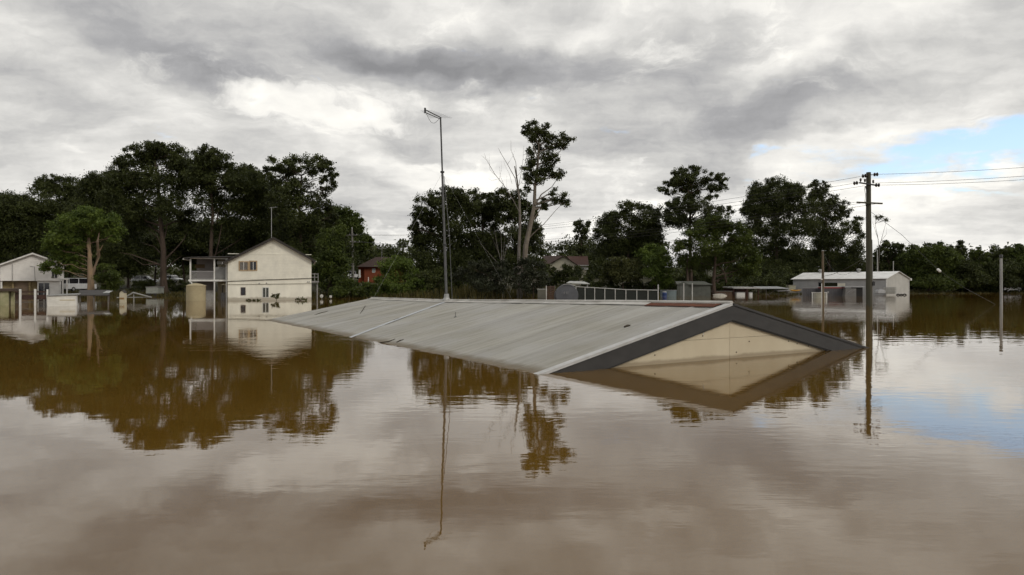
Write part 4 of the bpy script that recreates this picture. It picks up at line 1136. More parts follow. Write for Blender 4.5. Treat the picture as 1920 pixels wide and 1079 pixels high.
D2 = 126.0
lp_ = W(661, H0, D2); lp_.z = ground(lp_.x, D2)
pole2 = thing('utility_pole', 'distant grey timber power pole with two crossarms left of the orange brick house', 'utility pole', lp_)
zt2 = CH + (H0 - 430) / F * D2 - lp_.z
MB().tube([(.15, 0, -.6), (-.1, 0, zt2)], [.24, .16], 10).build('shaft', mat('grey_pole', (.20, .19, .17), .9, .3, 3), pole2, smooth=True)
qz = lambda py: CH + (H0 - py) / F * D2 - lp_.z
for py, w0, w1 in ((441.5, -1.2, .9), (454.5, -1.2, 1.4)):
    MB().box(w0, w1, -.32, -.20, qz(py) - .06, qz(py) + .06).build('crossarm', mat('grey_pole', (.2, .19, .17)), pole2)
    for xx in np.linspace(w0 + .1, w1 - .1, 4): MB().lathe([(.03, 0), (.08, .06), (.05, .12), (.02, .2)], (xx, -.26, qz(py) + .06), (0, 0, 1), 8).build('insulator', GALV, pole2)
MB().lathe([(.05, 0), (.1, .1), (.1, .3), (.05, .35)], (-.1, 0, zt2), (0, 0, 1), 8).build('pole_top_cap', GALV, pole2)


def wire(label, a, b, sag, r=.013, n=28):
    a, b = Vector(a), Vector(b)
    pts = [a.lerp(b, i / n) - Vector((0, 0, sag * 4 * (i / n) * (1 - i / n))) for i in range(n + 1)]
    tag(MB().tube(pts, r, 5).build('overhead_wire', WIRE), label, 'wire', 'overhead wires of the power poles')


def A(px, py): return Vector((up.x + pxx(px), D1 - .1, pz(py)))
def Bq(dx, py): return Vector((lp_.x + dx, D2 - .26, qz(py) + lp_.z + .2))
R3 = 44.0
wire('topmost overhead wire running right from the big power pole', A(1647, 327.5), W(2250, 283, 40), .25)
wire('middle overhead wire running right from the big power pole', A(1637, 344), W(2250, 300, 40), .25)
wire('lowest of the three wires running right from the big power pole', A(1651, 347.8), W(2250, 309, 40), .25)
wire('highest overhead wire running left from the pole top insulator', A(1612, 331.7), Bq(.7, 441.5), 1.5)
wire('overhead wire running left from the outer left disc insulator', A(1596, 345.2), Bq(-1.1, 441.5), 1.5)
wire('overhead wire running left from just below the upper crossarm', A(1620, 349), Bq(-.4, 441.5), 1.6)
wire('low overhead wire running left from the left crossarm tip', A(1604, 379.5), Bq(-1.1, 454.5), 1.7)
wire('low overhead wire running left from the middle of the long crossarm', A(1618, 381), Bq(.2, 454.5), 1.9)
wire('lowest overhead wire running left from the right crossarm tip', A(1650, 381.5), Bq(1.2, 454.5), 2.1)
# broken service line hanging from the pole into the water on the right
pts = [A(1632, 398), W(1690, 440, 50), W(1760, 507, 48), W(1810, 541, 46.5), W(1866, 571, 55)]
sv = thing('service_cable', 'loose service cable drooping from the big pole into the water on the right', 'cable', pts[0])
rel = [q - pts[0] for q in pts]
MB().tube(rel, .013, 5).build('strand', WIRE, sv)
dd = (rel[3] - rel[1]).normalized()
MB().lathe([(.02, -.05), (.085, 0), (.10, .06), (.085, .12), (.10, .18), (.085, .26), (.02, .30)], rel[2] - dd * .1, dd, 10).build('strain_insulator', WHITE, sv, smooth=True)
wire('slanting stay wire running down left from the big pole behind the steel shed', A(1627, 478), W(1545, 518, 80), .3, .02)
wire('sagging cable from the wooden pole top toward the big power pole', W(1544, 474, 80.5), A(1627, 470), 2.2, .010)

wp_ = W(1543, H0, 80.5); wp_.z = 0
e = thing('wooden_post', 'bare weathered wooden pole rising behind the white framed board', 'pole', wp_)
zt_ = CH + (H0 - 471) / F * 80.5
MB().tube([(0, 0, -1), (0, 0, 2.4), (-.02, 0, zt_)], [.15, .14, .12], 10).build('shaft', mat('tan_pole', (.17, .12, .075), .9, .4, 5, stretch=(1, 1, .1), c2=(.10, .09, .07)), e, smooth=True)
MB().lathe([(.14, 0), (.14, .06), (.02, .09)], (-.02, 0, zt_), (0, 0, 1), 10).build('pole_top_cap', GALV, e)
MB().tube([(-.20, -.12, -.6), (-.20, -.12, CH - (548 - H0) / F * 80.5 + 1.0)], .05, 6).build('white_conduit', WHITE, e)
MB().box(-.3, -.1, -.16, -.06, CH + 0.6, CH + 0.75).build('clamp', WHITE, e)
rp = W(1877, H0, 58); rp.z = 0
e = thing('white_pole', 'tall pale steel post standing alone in the water at the right edge', 'post', rp)
zt_ = CH + (H0 - 478) / F * 58
MB().tube([(.02, 0, -1), (0, 0, zt_ - .2)], [.115, .105], 12).build('shaft', mat('pale_steel_post', (.36, .36, .35), .5, .2, 3, stretch=(1, 1, .2)), e, smooth=True)
MB().lathe([(.13, 0), (.13, .26), (.10, .30), (.02, .32)], (0, 0, zt_ - .3), (0, 0, 1), 12).build('post_cap', STEEL_DARK, e, smooth=True)
ds = W(603, H0, 76)
e = thing('satellite_dish', 'small round white satellite dish on a stake right of the cream house', 'satellite dish', (ds.x, 76, 0))
dz_ = CH - (555.5 - H0) / F * 76
MB().lathe([(.19, 0), (.17, .05), (.10, .09), (.01, .10)], (0, 0, dz_), (.1, .95, -.2), 16).build('dish', WHITE, e, smooth=True)
MB().tube([(0, .12, -.8), (0, .12, dz_)], .03, 6).build('stake', GREYP, e)
MB().tube([(0, 0, dz_ - .15), (-.02, -.3, dz_ + .02)], .015, 5).build('feed_arm', STEEL_DARK, e)
ds = W(620, H0, 77)
e = thing('meter_post', 'little white box on a stake right of the satellite dish', 'box', (ds.x, 77, 0))
dz_ = CH - (556.5 - H0) / F * 77
MB().box(-.12, .12, -.08, .08, dz_ - .13, dz_ + .13).build('box', WHITE, e, bevel=.02)
MB().tube([(0, .1, -.8), (0, .1, dz_)], .03, 6).build('stake', GREYP, e)

# ------------------------------------------------------------------ vegetation
def leaves(lobes, leaf=.40, dens=2.3, per=46, depth=1.0, shell=.45, flat=.75, clump=.50, droop=.5):
    """lobes: (centre, rx, ry, rz). Returns vertex, quad and tint arrays of many small leaf sprays gathered in clumps."""
    C, T = [], []
    for c, rx, ry, rz in lobes:
        nc = max(5, int(math.pi * rx * rz * dens))
        d = rng.normal(size=(nc, 3)); d /= np.linalg.norm(d, axis=1)[:, None]
        rad = (shell + (1 - shell) * rng.random(nc) ** .6)[:, None]
        cc = np.array(c) + d * rad * np.array([rx, ry, rz]) * .90
        cr = clump * (.6 + .8 * rng.random(nc)) * min(1.5, max(.55, (rx + rz) / 3.6))
        ct = rng.random(nc)
        n = rng.normal(size=(nc, per, 3)) * (cr[:, None, None] * np.array([.62, .62, .62 * flat]))
        C.append((cc[:, None, :] + n).reshape(-1, 3))
        T.append(np.clip(.55 * np.repeat(ct, per) + .45 * rng.random(nc * per), 0, 1))
    C = np.concatenate(C); T = np.concatenate(T); N = len(C)
    a = rng.normal(size=(N, 3)); a[:, 2] -= droop; a /= np.linalg.norm(a, axis=1)[:, None]
    b = rng.normal(size=(N, 3)); b -= a * (a * b).sum(1)[:, None]; b /= np.linalg.norm(b, axis=1)[:, None]
    L_ = (leaf * (.6 + .8 * rng.random(N)))[:, None]; wd_ = L_ * .27
    V = np.stack([C - a * L_ * .5 - b * wd_, C - a * L_ * .5 + b * wd_, C + a * L_ * .5], 1).reshape(-1, 3)
    return V, T


def leaf_mesh(name, V, T, m):
    n = len(T); k = len(V) // n
    me = bpy.data.meshes.new(name)
    me.vertices.add(k * n); me.vertices.foreach_set('co', V.astype(np.float32).ravel())
    me.loops.add(k * n); me.loops.foreach_set('vertex_index', np.arange(k * n, dtype=np.int32))
    me.polygons.add(n); me.polygons.foreach_set('loop_start', np.arange(0, k * n, k, dtype=np.int32))
    me.update(calc_edges=True)
    at = me.attributes.new('tint', 'FLOAT', 'POINT'); at.data.foreach_set('value', np.repeat(T, k).astype(np.float32))
    me.materials.append(m)
    return me


def limb(mb, a, b, r0, r1, wob=.12, n=5, seg=6):
    a, b = Vector(a), Vector(b); L_ = (b - a).length
    pts = []
    for i in range(n + 1):
        t_ = i / n
        q = a.lerp(b, t_)
        if 0 < i < n: q += Vector((random.uniform(-1, 1), random.uniform(-1, 1), random.uniform(-.3, .9))) * L_ * wob * .5
        pts.append(q)
    mb.tube(pts, [r0 + (r1 - r0) * i / n for i in range(n + 1)], seg, caps=False)
    return pts


def tree(name, label, cat, d, base, trunk, lobes, leafm=None, bark=None, r=.38, leaf=.34, dens=2.7, per=64, fill=0, limb_k=1.0, extra=(), depth=.9, group=None, twigs=2, shell=.4, clump=.56):
    """base/trunk/lobes are bearings seen from the eye at the tree's own distance d; the crown gets real depth around the trunk"""
    leafm = leafm or LEAF_DARK; bark = bark or BARK_BROWN
    g = W(base, H0, d); g.z = ground(g.x, d)
    root = thing(name, label, cat, g, 0, group)
    sc_ = d / F
    L_ = []
    lobes = list(lobes); n0 = len(lobes)
    for _ in range(fill):
        a_ = random.choice(lobes[:n0]); b_ = min((q for q in lobes[:n0] if q is not a_), key=lambda q: (q[0] - a_[0]) ** 2 + (q[1] - a_[1]) ** 2 + random.uniform(0, 900))
        lobes.append(((a_[0] + b_[0]) / 2, (a_[1] + b_[1]) / 2 + 6, (a_[2] + b_[2]) * .5, (a_[3] + b_[3]) * .5))
    for (px, py, rx, ry) in lobes:
        dy = random.uniform(-.5, .5) * rx * sc_ * 1.6 * depth
        c = W(px, py, d); c = Vector((c.x, d + dy, c.z)) - g
        L_.append((c, rx * sc_, max(rx, ry) * sc_ * depth, ry * sc_))
    tm_ = MB()
    tp = [Vector((0, 0, -.6))] + [W(px, py, d) - g for px, py in trunk]
    for q in tp[1:]: q.y = random.uniform(-.3, .3)
    n = len(tp)
    tm_.tube(tp, [r * (1 - .75 * i / (n - 1)) * (1.25 if i == 0 else 1) for i in range(n)], 9, caps=False)
    for c, rx, ry, rz in L_:
        # a limb leaves the trunk below the lobe
        cand = [(tp[i].lerp(tp[i + 1], s), i + s) for i in range(n - 1) for s in (0, .25, .5, .75, 1)]
        cand = [q for q in cand if q[0].z < c.z - .2 * (abs(c.x - q[0].x))] or [(tp[0].lerp(tp[1], .8), .8)]
        st_, f_ = max(cand, key=lambda q: q[0].z - .6 * (q[0] - c).length)
        rr = max(.035, r * (1 - .75 * f_ / (n - 1)) * .5 * limb_k)
        pl_ = limb(tm_, st_, c, rr, .03, .13)
        for k in range(twigs):
            q = c + Vector((random.uniform(-1, 1) * rx, random.uniform(-1, 1) * ry, random.uniform(-.4, 1) * rz)) * .75
            limb(tm_, pl_[random.choice((2, 3, 4))], q, .035, .012, .12, 3, 4)
    for ex in extra:                                    # bare limbs that show
        q = [W(a_[0], a_[1], d) - g for a_ in ex[0]]
        for i, v_ in enumerate(q): v_.y = random.uniform(-.6, .6) if i else 0
        m_ = len(q)
        tm_.tube(q, [ex[1] * (.62 if not lobes else 1) * (1 - .8 * i / (m_ - 1)) for i in range(m_)], 6, caps=False)
    tm_.build('trunk', bark, root, smooth=True)
    if L_:
        V, T = leaves(L_, leaf * .80, dens, int(per * 1.5), clump=clump, shell=shell)
        link('crown', leaf_mesh('crown', V, T, leafm), root)
    return root


GT = 'tall gum trees behind the houses'
tree('gum_tree', 'dark gum tree filling the far left edge behind the white house', 'tree', 106, 20, [(20, 520), (22, 460), (25, 400)],
     [(15, 375, 30, 20), (45, 385, 28, 18), (5, 395, 35, 30), (70, 400, 25, 22), (30, 415, 45, 35), (0, 445, 45, 35), (55, 440, 35, 35), (20, 480, 50, 30), (-40, 400, 45, 45), (-50, 460, 45, 45)], group=GT, fill=9)
tree('gum_tree', 'gum tree with small flat crown tufts left of the biggest gum', 'tree', 109, 112, [(112, 520), (112, 450), (108, 370)],
     [(80, 343, 16, 10), (102, 337, 18, 9), (128, 342, 20, 11), (148, 352, 13, 9), (90, 360, 25, 14), (130, 368, 30, 16), (105, 395, 42, 24), (75, 425, 30, 25), (130, 425, 45, 30), (95, 465, 45, 30), (145, 470, 40, 30), (60, 480, 30, 25)], group=GT, fill=9)
tree('gum_tree', 'dark gum tree on the left shoulder of the biggest gum', 'tree', 105, 195, [(198, 520), (198, 440), (195, 360)],
     [(190, 335, 25, 17), (172, 350, 22, 18), (210, 322, 22, 14), (160, 375, 30, 25), (200, 370, 35, 28), (225, 400, 35, 30), (180, 420, 45, 35), (225, 450, 40, 35), (235, 490, 40, 25)], group=GT, fill=9)
tree('gum_tree', 'biggest broad-crowned gum tree with brown trunk left of the cream house', 'tree', 101, 308,
     [(308, 520), (306, 470), (302, 410), (296, 350), (290, 300)],
     [(285, 275, 24, 11), (312, 274, 26, 11), (255, 286, 24, 14), (338, 290, 22, 15), (240, 306, 26, 16), (275, 300, 28, 17), (312, 302, 28, 18), (345, 318, 20, 18), (222, 330, 25, 20), (258, 338, 32, 22), (300, 340, 34, 24), (336, 348, 28, 24), (205, 355, 20, 18), (235, 375, 34, 26), (282, 382, 38, 28), (330, 388, 32, 26), (250, 415, 30, 22), (355, 410, 25, 22)],
     r=.52, group=GT, fill=9, extra=[([(307, 500), (280, 490), (250, 478), (225, 474)], .16), ([(306, 490), (325, 470), (345, 450), (352, 432)], .15), ([(306, 470), (298, 445), (275, 430)], .13), ([(307, 510), (330, 490), (338, 480)], .1), ([(306, 480), (285, 462), (262, 455)], .1), ([(305, 460), (312, 430), (316, 400)], .13), ([(307, 495), (270, 497), (240, 480)], .1)])
tree('gum_tree', 'dense gum tree with a pointed tuft behind the balcony roof', 'tree', 99, 397, [(396, 520), (395, 470), (398, 400), (395, 320)],
     [(388, 281, 18, 9), (400, 292, 24, 11), (374, 296, 16, 13), (385, 312, 30, 17), (418, 305, 26, 14), (440, 315, 24, 15), (458, 328, 22, 15), (372, 335, 22, 20), (408, 340, 36, 22), (445, 350, 34, 22), (385, 372, 32, 24), (425, 385, 38, 26), (400, 415, 36, 20)],
     r=.42, group=GT, fill=9, extra=[([(398, 500), (412, 460), (418, 420)], .16), ([(400, 480), (440, 455), (455, 445)], .08), ([(405, 420), (408, 395), (418, 370)], .12)])
tree('gum_tree', 'dark gum tree rising directly behind the cream house ridge', 'tree', 103, 486, [(486, 520), (484, 450), (482, 380)],
     [(470, 325, 20, 14), (492, 333, 26, 16), (468, 350, 28, 20), (500, 362, 30, 22), (475, 385, 36, 26), (505, 405, 34, 28), (470, 425, 38, 28), (515, 440, 36, 28), (450, 450, 30, 24), (500, 475, 40, 28)], group=GT, fill=9)
tree('gum_tree', 'tall see-through gum tree right of the cream house gable', 'tree', 97, 566, [(566, 520), (564, 450), (560, 380), (565, 330)],
     [(525, 304, 24, 10), (556, 298, 28, 8), (590, 302, 26, 9), (616, 310, 15, 11), (508, 318, 16, 11), (540, 318, 26, 11), (575, 322, 22, 10), (622, 330, 11, 12), (604, 335, 13, 10), (525, 340, 32, 20), (565, 350, 26, 18), (600, 365, 16, 15), (622, 350, 9, 9), (540, 378, 38, 26), (590, 395, 28, 20), (616, 385, 13, 12), (628, 405, 7, 8), (555, 415, 40, 28), (598, 425, 28, 20), (540, 455, 36, 28), (590, 460, 34, 26), (565, 500, 44, 32)],
     leaf=.36, dens=2.1, group=GT, fill=9, extra=[([(560, 450), (540, 400), (528, 375)], .1), ([(563, 430), (585, 395), (615, 345)], .1), ([(562, 400), (545, 350), (520, 310)], .1)])
tree('gum_tree', 'lower rounded gum tree behind the distant grey power pole', 'tree', 134, 645, [(645, 520), (645, 470), (648, 430)],
     [(640, 400, 24, 12), (662, 412, 18, 14), (625, 412, 24, 16), (650, 425, 28, 18), (675, 440, 14, 14), (630, 440, 30, 20), (660, 460, 24, 20), (640, 480, 30, 18), (690, 452, 14, 10)], LEAF_MID, group=GT, fill=9, leaf=.5)
tree('columnar_tree', 'dense dark green tree tight against the right side of the cream house', 'tree', 88, 618, [(618, 530), (616, 480)],
     [(608, 445, 18, 18), (632, 440, 20, 20), (618, 470, 28, 24), (605, 500, 24, 24), (636, 495, 22, 26), (615, 530, 28, 22), (640, 530, 22, 18)], LEAF_MID, leaf=.34, dens=3)
tree('pale_trunk_gum', 'smaller bright green gum with orange-cream forked trunk beside the white house', 'tree', 79, 172, [(172, 528), (171, 500), (168, 470), (165, 445)],
     [(155, 398, 26, 13), (130, 408, 22, 14), (180, 402, 22, 12), (205, 412, 20, 13), (218, 428, 14, 12), (150, 420, 34, 16), (110, 428, 22, 16), (190, 428, 28, 14), (128, 445, 30, 16), (98, 452, 18, 15), (165, 440, 28, 12), (210, 445, 15, 10), (110, 470, 22, 14), (96, 490, 14, 10), (86, 502, 10, 8), (105, 505, 12, 10), (128, 468, 24, 13), (120, 486, 20, 12), (142, 484, 16, 13), (136, 502, 16, 12), (150, 460, 20, 10)],
     LEAF_BRIGHT, BARK_ORANGE, r=.42, leaf=.28, dens=4.4, twigs=0, limb_k=.16, fill=4, extra=[([(173, 515), (180, 480), (188, 455), (190, 430)], .26), ([(182, 478), (192, 468), (197, 460)], .12), ([(170, 480), (166, 462), (160, 445), (150, 425)], .2)])
tree('garden_bush', 'round dark bush at the foot of the orange-trunk gum', 'bush', 76.5, 205, [(205, 545), (205, 525)],
     [(205, 505, 20, 13), (190, 520, 18, 14), (218, 520, 16, 15), (204, 532, 24, 14)], LEAF_MID, leaf=.28, dens=4, r=.12)
tree('round_bush', 'big rounded light green bush right of the orange brick house', 'bush', 86, 748, [(748, 548), (748, 520)],
     [(745, 488, 20, 11), (725, 500, 17, 15), (762, 500, 18, 15), (744, 510, 28, 20), (722, 525, 18, 18), (770, 522, 18, 20), (745, 538, 34, 20), (785, 540, 18, 18)], LEAF_BRIGHT, leaf=.30, dens=3.4, r=.16)
tree('low_shrub', 'low green shrub on the bank right of the satellite dish', 'shrub', 84, 650, [(650, 548), (650, 540)],
     [(635, 540, 18, 12), (655, 536, 20, 11), (640, 552, 22, 10), (670, 548, 20, 12)], LEAF_MID, leaf=.28, dens=4, r=.08)
tree('low_shrub', 'low green shrub between the bank and the round light green bush', 'shrub', 85, 695, [(695, 548), (695, 540)],
     [(690, 538, 18, 10), (708, 545, 18, 13), (685, 552, 20, 9), (715, 556, 18, 8)], LEAF_MID, leaf=.28, dens=4, r=.08)
tree('low_shrub', 'dark green shrub between the round light bush and the antenna mast', 'shrub', 87, 805, [(805, 548), (805, 530)],
     [(800, 522, 18, 12), (820, 535, 18, 16), (800, 545, 24, 16), (838, 545, 16, 14)], LEAF_DARK, leaf=.3, dens=3.6, r=.1)
tree('low_shrub', 'dark low shrub in front of the parked car left of the biggest gum trunk', 'shrub', 104, 268, [(268, 545), (268, 538)], [(255, 534, 16, 7), (275, 533, 14, 8), (265, 543, 24, 7)], LEAF_DARK, leaf=.3, dens=4, r=.08)
tree('low_shrub', 'dark shrub on the bank between the biggest gum trunk and the water tank', 'shrub', 105, 332, [(332, 545), (332, 538)], [(322, 533, 12, 8), (342, 534, 14, 8), (332, 543, 22, 7)], LEAF_DARK, leaf=.3, dens=4, r=.08)
tree('wall_plant', 'spiky plant by the lower right window of the cream house', 'plant', 68.5, 517, [(517, 562), (517, 558)], [(513, 555, 4, 4), (521, 555, 4, 4), (517, 560, 6, 4)], LEAF_OLIVE, leaf=.22, dens=26, per=9, clump=.20, r=.03, twigs=1)
tree('wall_plant', 'low plant near the right corner of the cream house wall', 'plant', 68.5, 563, [(563, 564), (563, 561)], [(560, 561, 8, 3.5), (570, 562, 6, 2.5)], LEAF_OLIVE, leaf=.2, dens=14, per=10, clump=.2, r=.03, twigs=1)
tree('wall_plant', 'flat floating weed below the small dark window of the cream house', 'plant', 68.5, 473, [(473, 564), (473, 563)], [(466, 563, 6, 1.5), (476, 563, 6, 1.6), (484, 563, 4, 1.2)], LEAF_OLIVE, leaf=.16, dens=30, per=8, clump=.12, r=.02, twigs=0)

for px, d, top, lab in ((40, 113, 420, 'dark understorey tree low behind the left white house roof'), (130, 116, 412, 'dark understorey tree behind the orange-trunk gum crown'),
                        (240, 114, 425, 'dark understorey tree left of the biggest gum trunk'), (345, 118, 408, 'dark understorey tree right of the biggest gum trunk'), (290, 122, 395, 'dark understorey tree straight behind the biggest gum trunk'), (400, 121, 418, 'dark understorey tree behind the balcony roof'),
                        (455, 112, 410, 'dark understorey tree behind the left slope of the cream house roof'), (540, 114, 405, 'dark understorey tree behind the right slope of the cream house roof'), (605, 116, 424, 'dark understorey tree behind the columnar tree by the cream house')):
    k = lambda a: random.uniform(-a, a)
    tree('understorey_tree', lab, 'tree', d, px, [(px, 530), (px + k(5), 500), (px + k(8), top + 20)],
         [(px + k(25), top + 12, 26, 12), (px - 32 + k(6), top + 24, 28, 17), (px + 32 + k(6), top + 26, 28, 17), (px + k(6), top + 36, 36, 20), (px - 40, top + 55, 28, 18), (px + 38, top + 55, 28, 18), (px, top + 70, 36, 20)],
         LEAF_DARK, r=.25, leaf=.44, dens=2.2, group='understorey trees left of centre')

GC = 'dark trees behind the antenna mast'
tree('fig_tree', 'wide dark tree directly behind the antenna mast', 'tree', 94, 832, [(832, 530), (832, 460), (838, 400)],
     [(840, 360, 26, 11), (818, 368, 22, 13), (860, 368, 22, 13), (798, 385, 22, 17), (840, 385, 34, 20), (875, 390, 22, 20), (785, 412, 18, 18), (815, 412, 30, 24), (860, 418, 36, 26), (775, 432, 10, 9), (795, 450, 28, 26), (840, 455, 38, 30), (880, 455, 28, 28), (805, 490, 38, 24), (855, 495, 42, 28), (820, 525, 45, 22), (870, 530, 45, 22)], group=GC, fill=7, r=.5)
tree('fig_tree', 'dark tree with gappy crown second right of the antenna mast', 'tree', 98, 905, [(905, 530), (905, 460), (905, 400)],
     [(898, 364, 22, 9), (920, 370, 18, 11), (885, 378, 16, 12), (905, 388, 26, 15), (930, 395, 16, 15), (888, 412, 24, 18), (920, 420, 24, 18), (900, 450, 32, 22), (935, 452, 20, 22), (910, 485, 36, 26), (940, 495, 30, 24)], group=GC, fill=7)
tree('fig_tree', 'dark rounded tree at the foot of the tallest gum', 'tree', 97, 968, [(968, 530), (966, 460), (965, 400)],
     [(945, 366, 22, 10), (968, 366, 20, 9), (940, 385, 20, 14), (970, 388, 24, 16), (993, 385, 14, 12), (1000, 402, 14, 14), (955, 412, 28, 20), (988, 425, 24, 20), (1008, 435, 13, 15), (960, 445, 30, 22), (995, 458, 25, 20), (970, 480, 35, 22), (1008, 472, 14, 14), (1000, 500, 30, 20)], group=GC, fill=7)
tree('tall_gum', 'tallest slender gum with pale trunk and open clumped crown', 'tree', 86, 984, [(982, 520), (986, 460), (995, 420), (1002, 385), (1003, 350), (1008, 310), (1011, 262)],
     [(986, 238, 12, 6), (1004, 232, 16, 7), (1022, 234, 11, 7), (998, 246, 18, 8), (1018, 250, 13, 8), (1002, 262, 14, 8), (1030, 262, 12, 7), (1050, 256, 14, 7), (1068, 262, 11, 8), (1058, 272, 13, 6), (1036, 275, 14, 8), (1014, 278, 18, 9), (994, 290, 11, 10), (1020, 294, 18, 10), (1040, 298, 16, 9), (1000, 306, 12, 11), (1026, 312, 18, 10), (988, 318, 10, 12), (1012, 326, 17, 10), (1036, 328, 11, 7), (1054, 323, 12, 5), (992, 338, 11, 12), (1015, 342, 15, 8), (990, 354, 9, 8), (1040, 362, 14, 7), (1058, 368, 12, 6), (1028, 374, 12, 8), (1048, 378, 16, 6), (1064, 380, 9, 5), (1022, 388, 9, 6)],
     LEAF_DARK, BARK_PALE, r=.40, leaf=.28, dens=4.4, per=44, clump=.52, twigs=3, fill=16,
     extra=[([(1003, 385), (1015, 365), (1035, 350), (1052, 325)], .10), ([(996, 418), (1012, 395), (1035, 372)], .09), ([(1006, 335), (1030, 305), (1050, 285), (1062, 272)], .09), ([(988, 452), (1000, 438), (1020, 420), (1042, 395), (1052, 385)], .07), ([(1009, 300), (1000, 275), (988, 250)], .08)])
tree('bare_tree', 'leafless pale tree with spreading bare twigs left of the tallest gum', 'tree', 84.5, 973, [(973, 520), (973, 470), (975, 420), (974, 375), (970, 340), (965, 312)], [], None, BARK_GREY, r=.26,
     extra=[([(974, 375), (966, 335), (952, 308), (938, 285), (934, 276)], .09), ([(970, 340), (967, 305), (958, 282), (958, 262)], .07), ([(972, 352), (978, 320), (981, 295), (982, 272)], .06), ([(975, 400), (960, 372), (945, 348), (928, 328), (912, 300), (904, 294)], .09),
            ([(945, 348), (938, 330), (936, 312)], .035), ([(928, 328), (918, 318), (917, 285)], .035), ([(952, 308), (962, 292), (966, 278)], .035), ([(966, 335), (976, 322), (988, 300), (990, 285)], .04), ([(958, 372), (950, 355), (950, 330)], .03), ([(938, 335), (922, 338), (915, 333)], .025), ([(975, 420), (988, 395), (990, 372)], .05), ([(972, 350), (985, 330), (992, 315)], .03), ([(935, 340), (940, 318), (940, 305)], .025), ([(960, 345), (955, 325), (946, 310), (944, 296)], .03), ([(912, 300), (908, 288), (906, 282)], .02), ([(921, 318), (915, 300), (913, 296)], .02)])
tree('dead_shrub', 'pale grey dead shrub with fanned bare stems below the leafless tree', 'shrub', 82.5, 942, [(942, 545), (941, 512), (940, 480)], [], None, BARK_GREY, r=.10,
     extra=[([(942, 520), (930, 490), (912, 470), (897, 452)], .07), ([(941, 500), (932, 460), (926, 425)], .07), ([(941, 495), (940, 455), (938, 415)], .07), ([(941, 500), (950, 465), (957, 430)], .06), ([(941, 505), (945, 460), (950, 420)], .05), ([(942, 515), (925, 512), (905, 516)], .06), ([(942, 520), (958, 508), (972, 498)], .05), ([(935, 475), (925, 450), (918, 432)], .03), ([(948, 470), (956, 455), (966, 440)], .03)])
tree('seeding_shrub', 'dark shrub flecked with pale seed heads under the dead shrub', 'shrub', 81.5, 925, [(925, 548), (925, 525)],
     [(880, 502, 22, 12), (910, 498, 22, 11), (940, 500, 24, 12), (875, 520, 24, 14), (915, 520, 30, 16), (950, 522, 24, 15), (900, 538, 34, 12), (945, 540, 30, 11)], LEAF_FLECK, leaf=.30, dens=3, r=.08)
tree('seeding_shrub', 'dark shrub flecked with pale seed heads below the gabled house', 'shrub', 82.5, 1000, [(1000, 548), (1000, 525)],
     [(980, 498, 18, 12), (1005, 500, 20, 12), (990, 518, 24, 15), (1015, 522, 20, 16), (985, 538, 24, 13), (1010, 540, 20, 12)], LEAF_FLECK, leaf=.30, dens=3, r=.08)
tree('garden_hedge', 'dark leafy hedge hiding the lower gabled house', 'hedge', 100, 1055, [(1055, 535), (1055, 515)],
     [(1030, 506, 18, 9), (1055, 507, 20, 9), (1080, 509, 18, 9), (1035, 522, 24, 13), (1065, 522, 26, 13), (1098, 522, 16, 12), (1045, 535, 30, 8), (1085, 538, 24, 8)], LEAF_DARK, leaf=.36, dens=3, r=.12)

tree('round_gum', 'small round-topped tree standing in the sky gap right of the tallest gum', 'tree', 132, 1090, [(1090, 500), (1090, 450)],
     [(1082, 420, 10, 8), (1098, 422, 9, 8), (1090, 432, 15, 10), (1090, 448, 12, 10), (1092, 465, 14, 12)], leaf=.42, dens=3)
tree('broad_tree', 'broad low dark tree left of the tall rounded pine-like tree', 'tree', 116, 1178, [(1178, 520), (1178, 460), (1180, 420)],
     [(1150, 402, 20, 11), (1175, 390, 22, 10), (1205, 388, 24, 10), (1228, 398, 18, 12), (1138, 418, 20, 15), (1172, 412, 30, 18), (1212, 415, 30, 18), (1130, 440, 24, 16), (1170, 442, 34, 20), (1215, 445, 34, 22), (1150, 470, 36, 20), (1200, 472, 38, 22)], leaf=.36, fill=6)
tree('umbrella_tree', 'tall umbrella-crowned tree standing above its neighbours right of centre', 'tree', 112, 1296, [(1296, 520), (1294, 450), (1294, 400), (1298, 350)],
     [(1292, 316, 16, 8), (1310, 322, 16, 9), (1272, 328, 16, 10), (1330, 334, 18, 9), (1350, 336, 14, 9), (1290, 334, 22, 10), (1258, 344, 16, 8), (1242, 358, 12, 8), (1312, 342, 24, 11), (1356, 350, 10, 9), (1280, 352, 22, 9), (1335, 354, 20, 9), (1260, 362, 14, 7), (1305, 362, 24, 10), (1285, 374, 20, 8), (1330, 372, 16, 7), (1260, 388, 22, 14), (1300, 392, 30, 14), (1340, 396, 22, 12), (1370, 394, 10, 9), (1272, 415, 30, 18), (1320, 418, 30, 18)],
     leaf=.32, dens=3.0, fill=6, extra=[([(1295, 420), (1275, 385), (1255, 365)], .12), ([(1295, 410), (1320, 375), (1345, 350)], .12), ([(1294, 395), (1290, 360), (1285, 335)], .1)])
tree('spreading_tree', 'lighter green spreading tree below the umbrella-crowned tree', 'tree', 103, 1340, [(1338, 530), (1340, 490), (1342, 450)],
     [(1345, 412, 24, 10), (1320, 422, 24, 13), (1372, 424, 24, 13), (1300, 440, 24, 15), (1345, 440, 34, 18), (1392, 445, 20, 15), (1280, 462, 24, 16), (1325, 465, 36, 20), (1375, 470, 34, 22), (1405, 480, 20, 20), (1295, 488, 30, 18), (1350, 492, 36, 18), (1400, 508, 26, 18)], LEAF_MID, leaf=.34, fill=7, extra=[([(1290, 530), (1290, 505), (1288, 480)], .2), ([(1362, 530), (1358, 512), (1345, 495)], .16), ([(1345, 530), (1352, 512), (1368, 498)], .14)])
